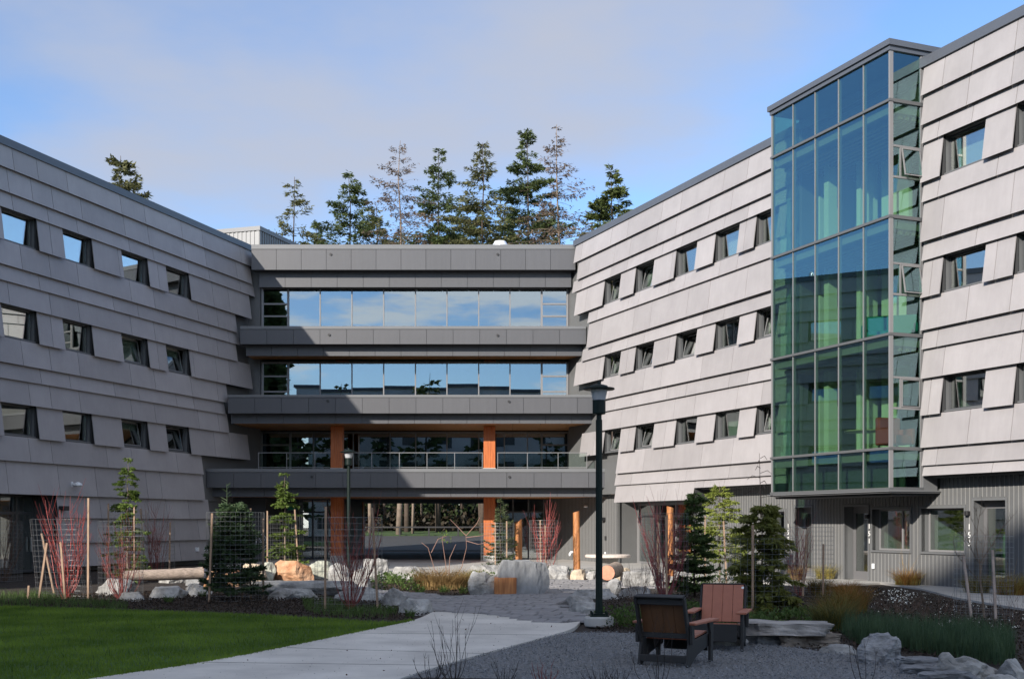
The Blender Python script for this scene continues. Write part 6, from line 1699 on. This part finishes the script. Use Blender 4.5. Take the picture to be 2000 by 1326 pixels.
mass('undergrowth', 5000, -12, 10, 109, 122, 0, 4.5, .6, leaf_mat('wood_leaf', (.016, .03, .010), (.04, .06, .02), .1), 2, 'dark green evergreen undergrowth beyond the road', 'undergrowth')
mass('far_wood', 16000, -55, 40, 122, 150, 0, 16, 1.2, MATS['wood_leaf'], 3, 'dense dark wood far beyond the road', 'wood')
# low rail fence along the road
rf = thing('rail_fence', 'low black rail fence along the far side of the road', 'fence', (-6, 98.5, terr(0, 98.5)))
z = terr(0, 98.5)
mb = MB(); mb.beam((-30, 98.5, z + .75), (16, 98.5, z + .80), .12, .12); mb.build('rail', M_fix, rf)
for k in range(19):
    x = -29 + k * 2.45; mb = MB(); mb.box(x - .06, x + .06, 98.44, 98.56, z - .1, z + .7); mb.build('post', M_fix, rf)
rh = thing('red_shed', 'low red-roofed shed glimpsed through the woodland trunks', 'shed', (PX(765, 135), 135, terr(0, 135)))
zb = terr(0, 135); xx = PX(765, 135)
mb = MB(); mb.box(xx - 3, xx + 3, 134, 138, zb, zb + 3.0); mb.build('wall', mat('shed_brown', (.14, .09, .07), .8), rh)
mb = MB(); mb.xprism([(133.5, zb + 3.0), (138.5, zb + 3.0), (136, zb + 4.4)], xx - 3.3, xx + 3.3); mb.build('roof', mat('red_roof', (.38, .08, .06), .6), rh)

# ------------------------------------------------------------------ blocks behind the viewer: tall unseen ones added to shade the court, low one mirrored
M_far = mat('pale_render', (.62, .61, .60), .8, var=.1, vscale=.3)
def block(label, x0, x1, y0, y1, h, floors, name='offscreen_block'):
    t = thing(name, label, 'building', ((x0 + x1) / 2, (y0 + y1) / 2, 0), 'blocks behind the viewer')
    mb = MB(); mb.box(x0, x1, y0, y1, 0, h); mb.build('wall', M_far, t)
    mb = MB(); mb.box(x0 - .3, x1 + .3, y0 - .3, y1 + .3, h, h + .35); mb.build('roof', M_flash, t)
    n = int((x1 - x0) / 4.2)
    for f in range(floors):
        z = 1.0 + f * (h - .6) / floors
        for k in range(n):
            x = x0 + 1.2 + k * (x1 - x0 - 2) / n
            mb = MB(); mb.box(x, x + 1.7, y1 + .002, y1 + .06, z, z + 1.5); mb.build('window', M_frame, t)
    return t
block('unseen tall pale block added behind the viewer to shade the front of the court', -46, -36.5, -58, -40, 38.0, 11)  # unseen blocks added for their shadow; heights set its edge
block('unseen pale wing of the added shading block behind the viewer', -58, -46.05, -58, -40, 36.0, 11)
block('unseen long pale wing of the added shading block far behind the viewer', -112, -58.05, -58, -40, 34.5, 10)
for k in range(14):  # conifers added out of view to shade the right of the court
    x = -38.6 + (k % 5) * 1.3; y = -41 - (k // 5) * 5 + (k % 2) * 1.5; h = 36.5 - (x + 36) * .55
    conifer('conifer_tree', 'unseen tall dense conifer added behind the viewer to shade the court', (x, y, 0), h, 3.2, 640 + k, Lf_fir, M_bark, crown0=.08, whorls=34, per=7, density=1.0, sp=1.5, sw=1.0, power=.45, trunk_r=.4, dens_m=9, group='conifers outside the view')
block('low grey block behind the viewer mirrored in the ribbon glazing', -28, 12, -50, -38, 19.3, 5)
for k, (x, y, h) in enumerate(((-22, -34, 20), (-17, -36, 18), (-11, -33, 21), (-4, -34, 17), (4, -33, 18), (9, -35, 21), (16, -34, 19), (24, -36, 20), (-28, -30, 19), (-40, 4, 24), (-44, 14, 25), (-42, 24, 23), (-47, 36, 24))):
    conifer('conifer_tree', 'conifer standing behind the viewer and mirrored in the glazing' if k < 9 else 'conifer standing behind the shaded wing and mirrored in the tower', (x, y, 0), h, 3.4, 600 + k, Lf_fir, M_bark, crown0=.12, whorls=18, per=5, density=.8, sp=.9, sw=.5, power=.7, trunk_r=.25, dens_m=10, group='conifers outside the view')

# ------------------------------------------------------------------ person sitting in the middle lounge of the tower
def person(base, rot, label):
    J = {'pelvis': (0, 0, .50), 'belly': (0, .01, .68), 'chest': (0, .0, .88), 'neck0': (0, .01, 1.04), 'neck1': (0, .03, 1.10), 'head0': (0, .045, 1.17), 'head1': (0, .05, 1.27), 'head2': (0, .035, 1.34),
         'shl': (-.17, 0, .99), 'ell': (-.24, .08, .76), 'wrl': (-.16, .30, .68), 'hal': (-.13, .38, .66), 'shr': (.17, 0, .99), 'elr': (.24, .08, .76), 'wrr': (.16, .30, .68), 'har': (.13, .38, .66),
         'hl': (-.10, .04, .49), 'kl': (-.12, .46, .50), 'al': (-.12, .50, .09), 'tl': (-.12, .66, .04), 'hr': (.10, .04, .49), 'kr': (.12, .46, .50), 'ar': (.12, .50, .09), 'tr': (.12, .66, .04)}
    rad = {'pelvis': .15, 'belly': .14, 'chest': .155, 'neck0': .07, 'neck1': .055, 'head0': .08, 'head1': .098, 'head2': .07, 'shl': .07, 'ell': .045, 'wrl': .03, 'hal': .035, 'shr': .07, 'elr': .045, 'wrr': .03, 'har': .035,
           'hl': .10, 'kl': .07, 'al': .045, 'tl': .04, 'hr': .10, 'kr': .07, 'ar': .045, 'tr': .04}
    E = [('pelvis', 'belly'), ('belly', 'chest'), ('chest', 'neck0'), ('neck0', 'neck1'), ('neck1', 'head0'), ('head0', 'head1'), ('head1', 'head2'), ('chest', 'shl'), ('shl', 'ell'), ('ell', 'wrl'), ('wrl', 'hal'), ('chest', 'shr'), ('shr', 'elr'), ('elr', 'wrr'), ('wrr', 'har'), ('pelvis', 'hl'), ('hl', 'kl'), ('kl', 'al'), ('al', 'tl'), ('pelvis', 'hr'), ('hr', 'kr'), ('kr', 'ar'), ('ar', 'tr')]
    t = thing('person', label, 'person', (0, 0, 0))
    ks = list(J); me = bpy.data.meshes.new('body'); me.from_pydata([J[k] for k in ks], [(ks.index(a), ks.index(b)) for a, b in E], [])
    o = bpy.data.objects.new('body', me); COL.objects.link(o); o.parent = t
    md = o.modifiers.new('skin', 'SKIN'); 
    if not me.skin_vertices: 
        bm = bmesh.new(); bm.from_mesh(me); bm.verts.layers.skin.verify(); bm.to_mesh(me); bm.free()
    for i, k in enumerate(ks):
        me.skin_vertices[0].data[i].radius = (rad[k], rad[k]); me.skin_vertices[0].data[i].use_root = (k == 'pelvis')
    o.modifiers.new('sub', 'SUBSURF').levels = 2; o.modifiers['sub'].render_levels = 2
    me.materials.append(mat('teal_sweater', (.06, .26, .26), .9))
    mb = MB(); mb.lathe([(0, -.02), (.085, .0), (.112, .07), (.108, .14), (.07, .19), (0, .205)], (0, .035, 1.18), 16); mb.build('hair', mat('brown_hair', (.10, .055, .025), .7), t, smooth=True)
    mb = MB(); mb.lathe([(.13, 0), (.105, .03), (.07, .06), (.062, .065)], (0, .01, 1.015), 16); mb.build('collar', M_white, t, smooth=True)  # white ring stands for sunlight on the shoulders
    t.location = base; t.rotation_euler = (0, 0, rot)
    return t
pp = FR.P(FR.sx(1760, -2.2), -2.2, ZF[1] - .02)
person(tuple(pp), math.radians(20), 'person in a teal top, whitened at the neck as sunlight, sitting behind the tower side glass')
st = thing('stool', 'plain stool under the seated person in the tower', 'stool', tuple(pp))
mb = MB(); mb.lathe([(0, .33), (.2, .33), (.21, .35), (.2, .37), (0, .37)], pp, 16); mb.build('seat', M_frame, st)
for a in range(4):
    q = pp + Vector((math.cos(a * 1.57 + .78), math.sin(a * 1.57 + .78), 0)) * .16; mb = MB(); mb.tube([q, q + Vector((0, 0, .34))], .015, 6); mb.build('leg', M_frame, st)
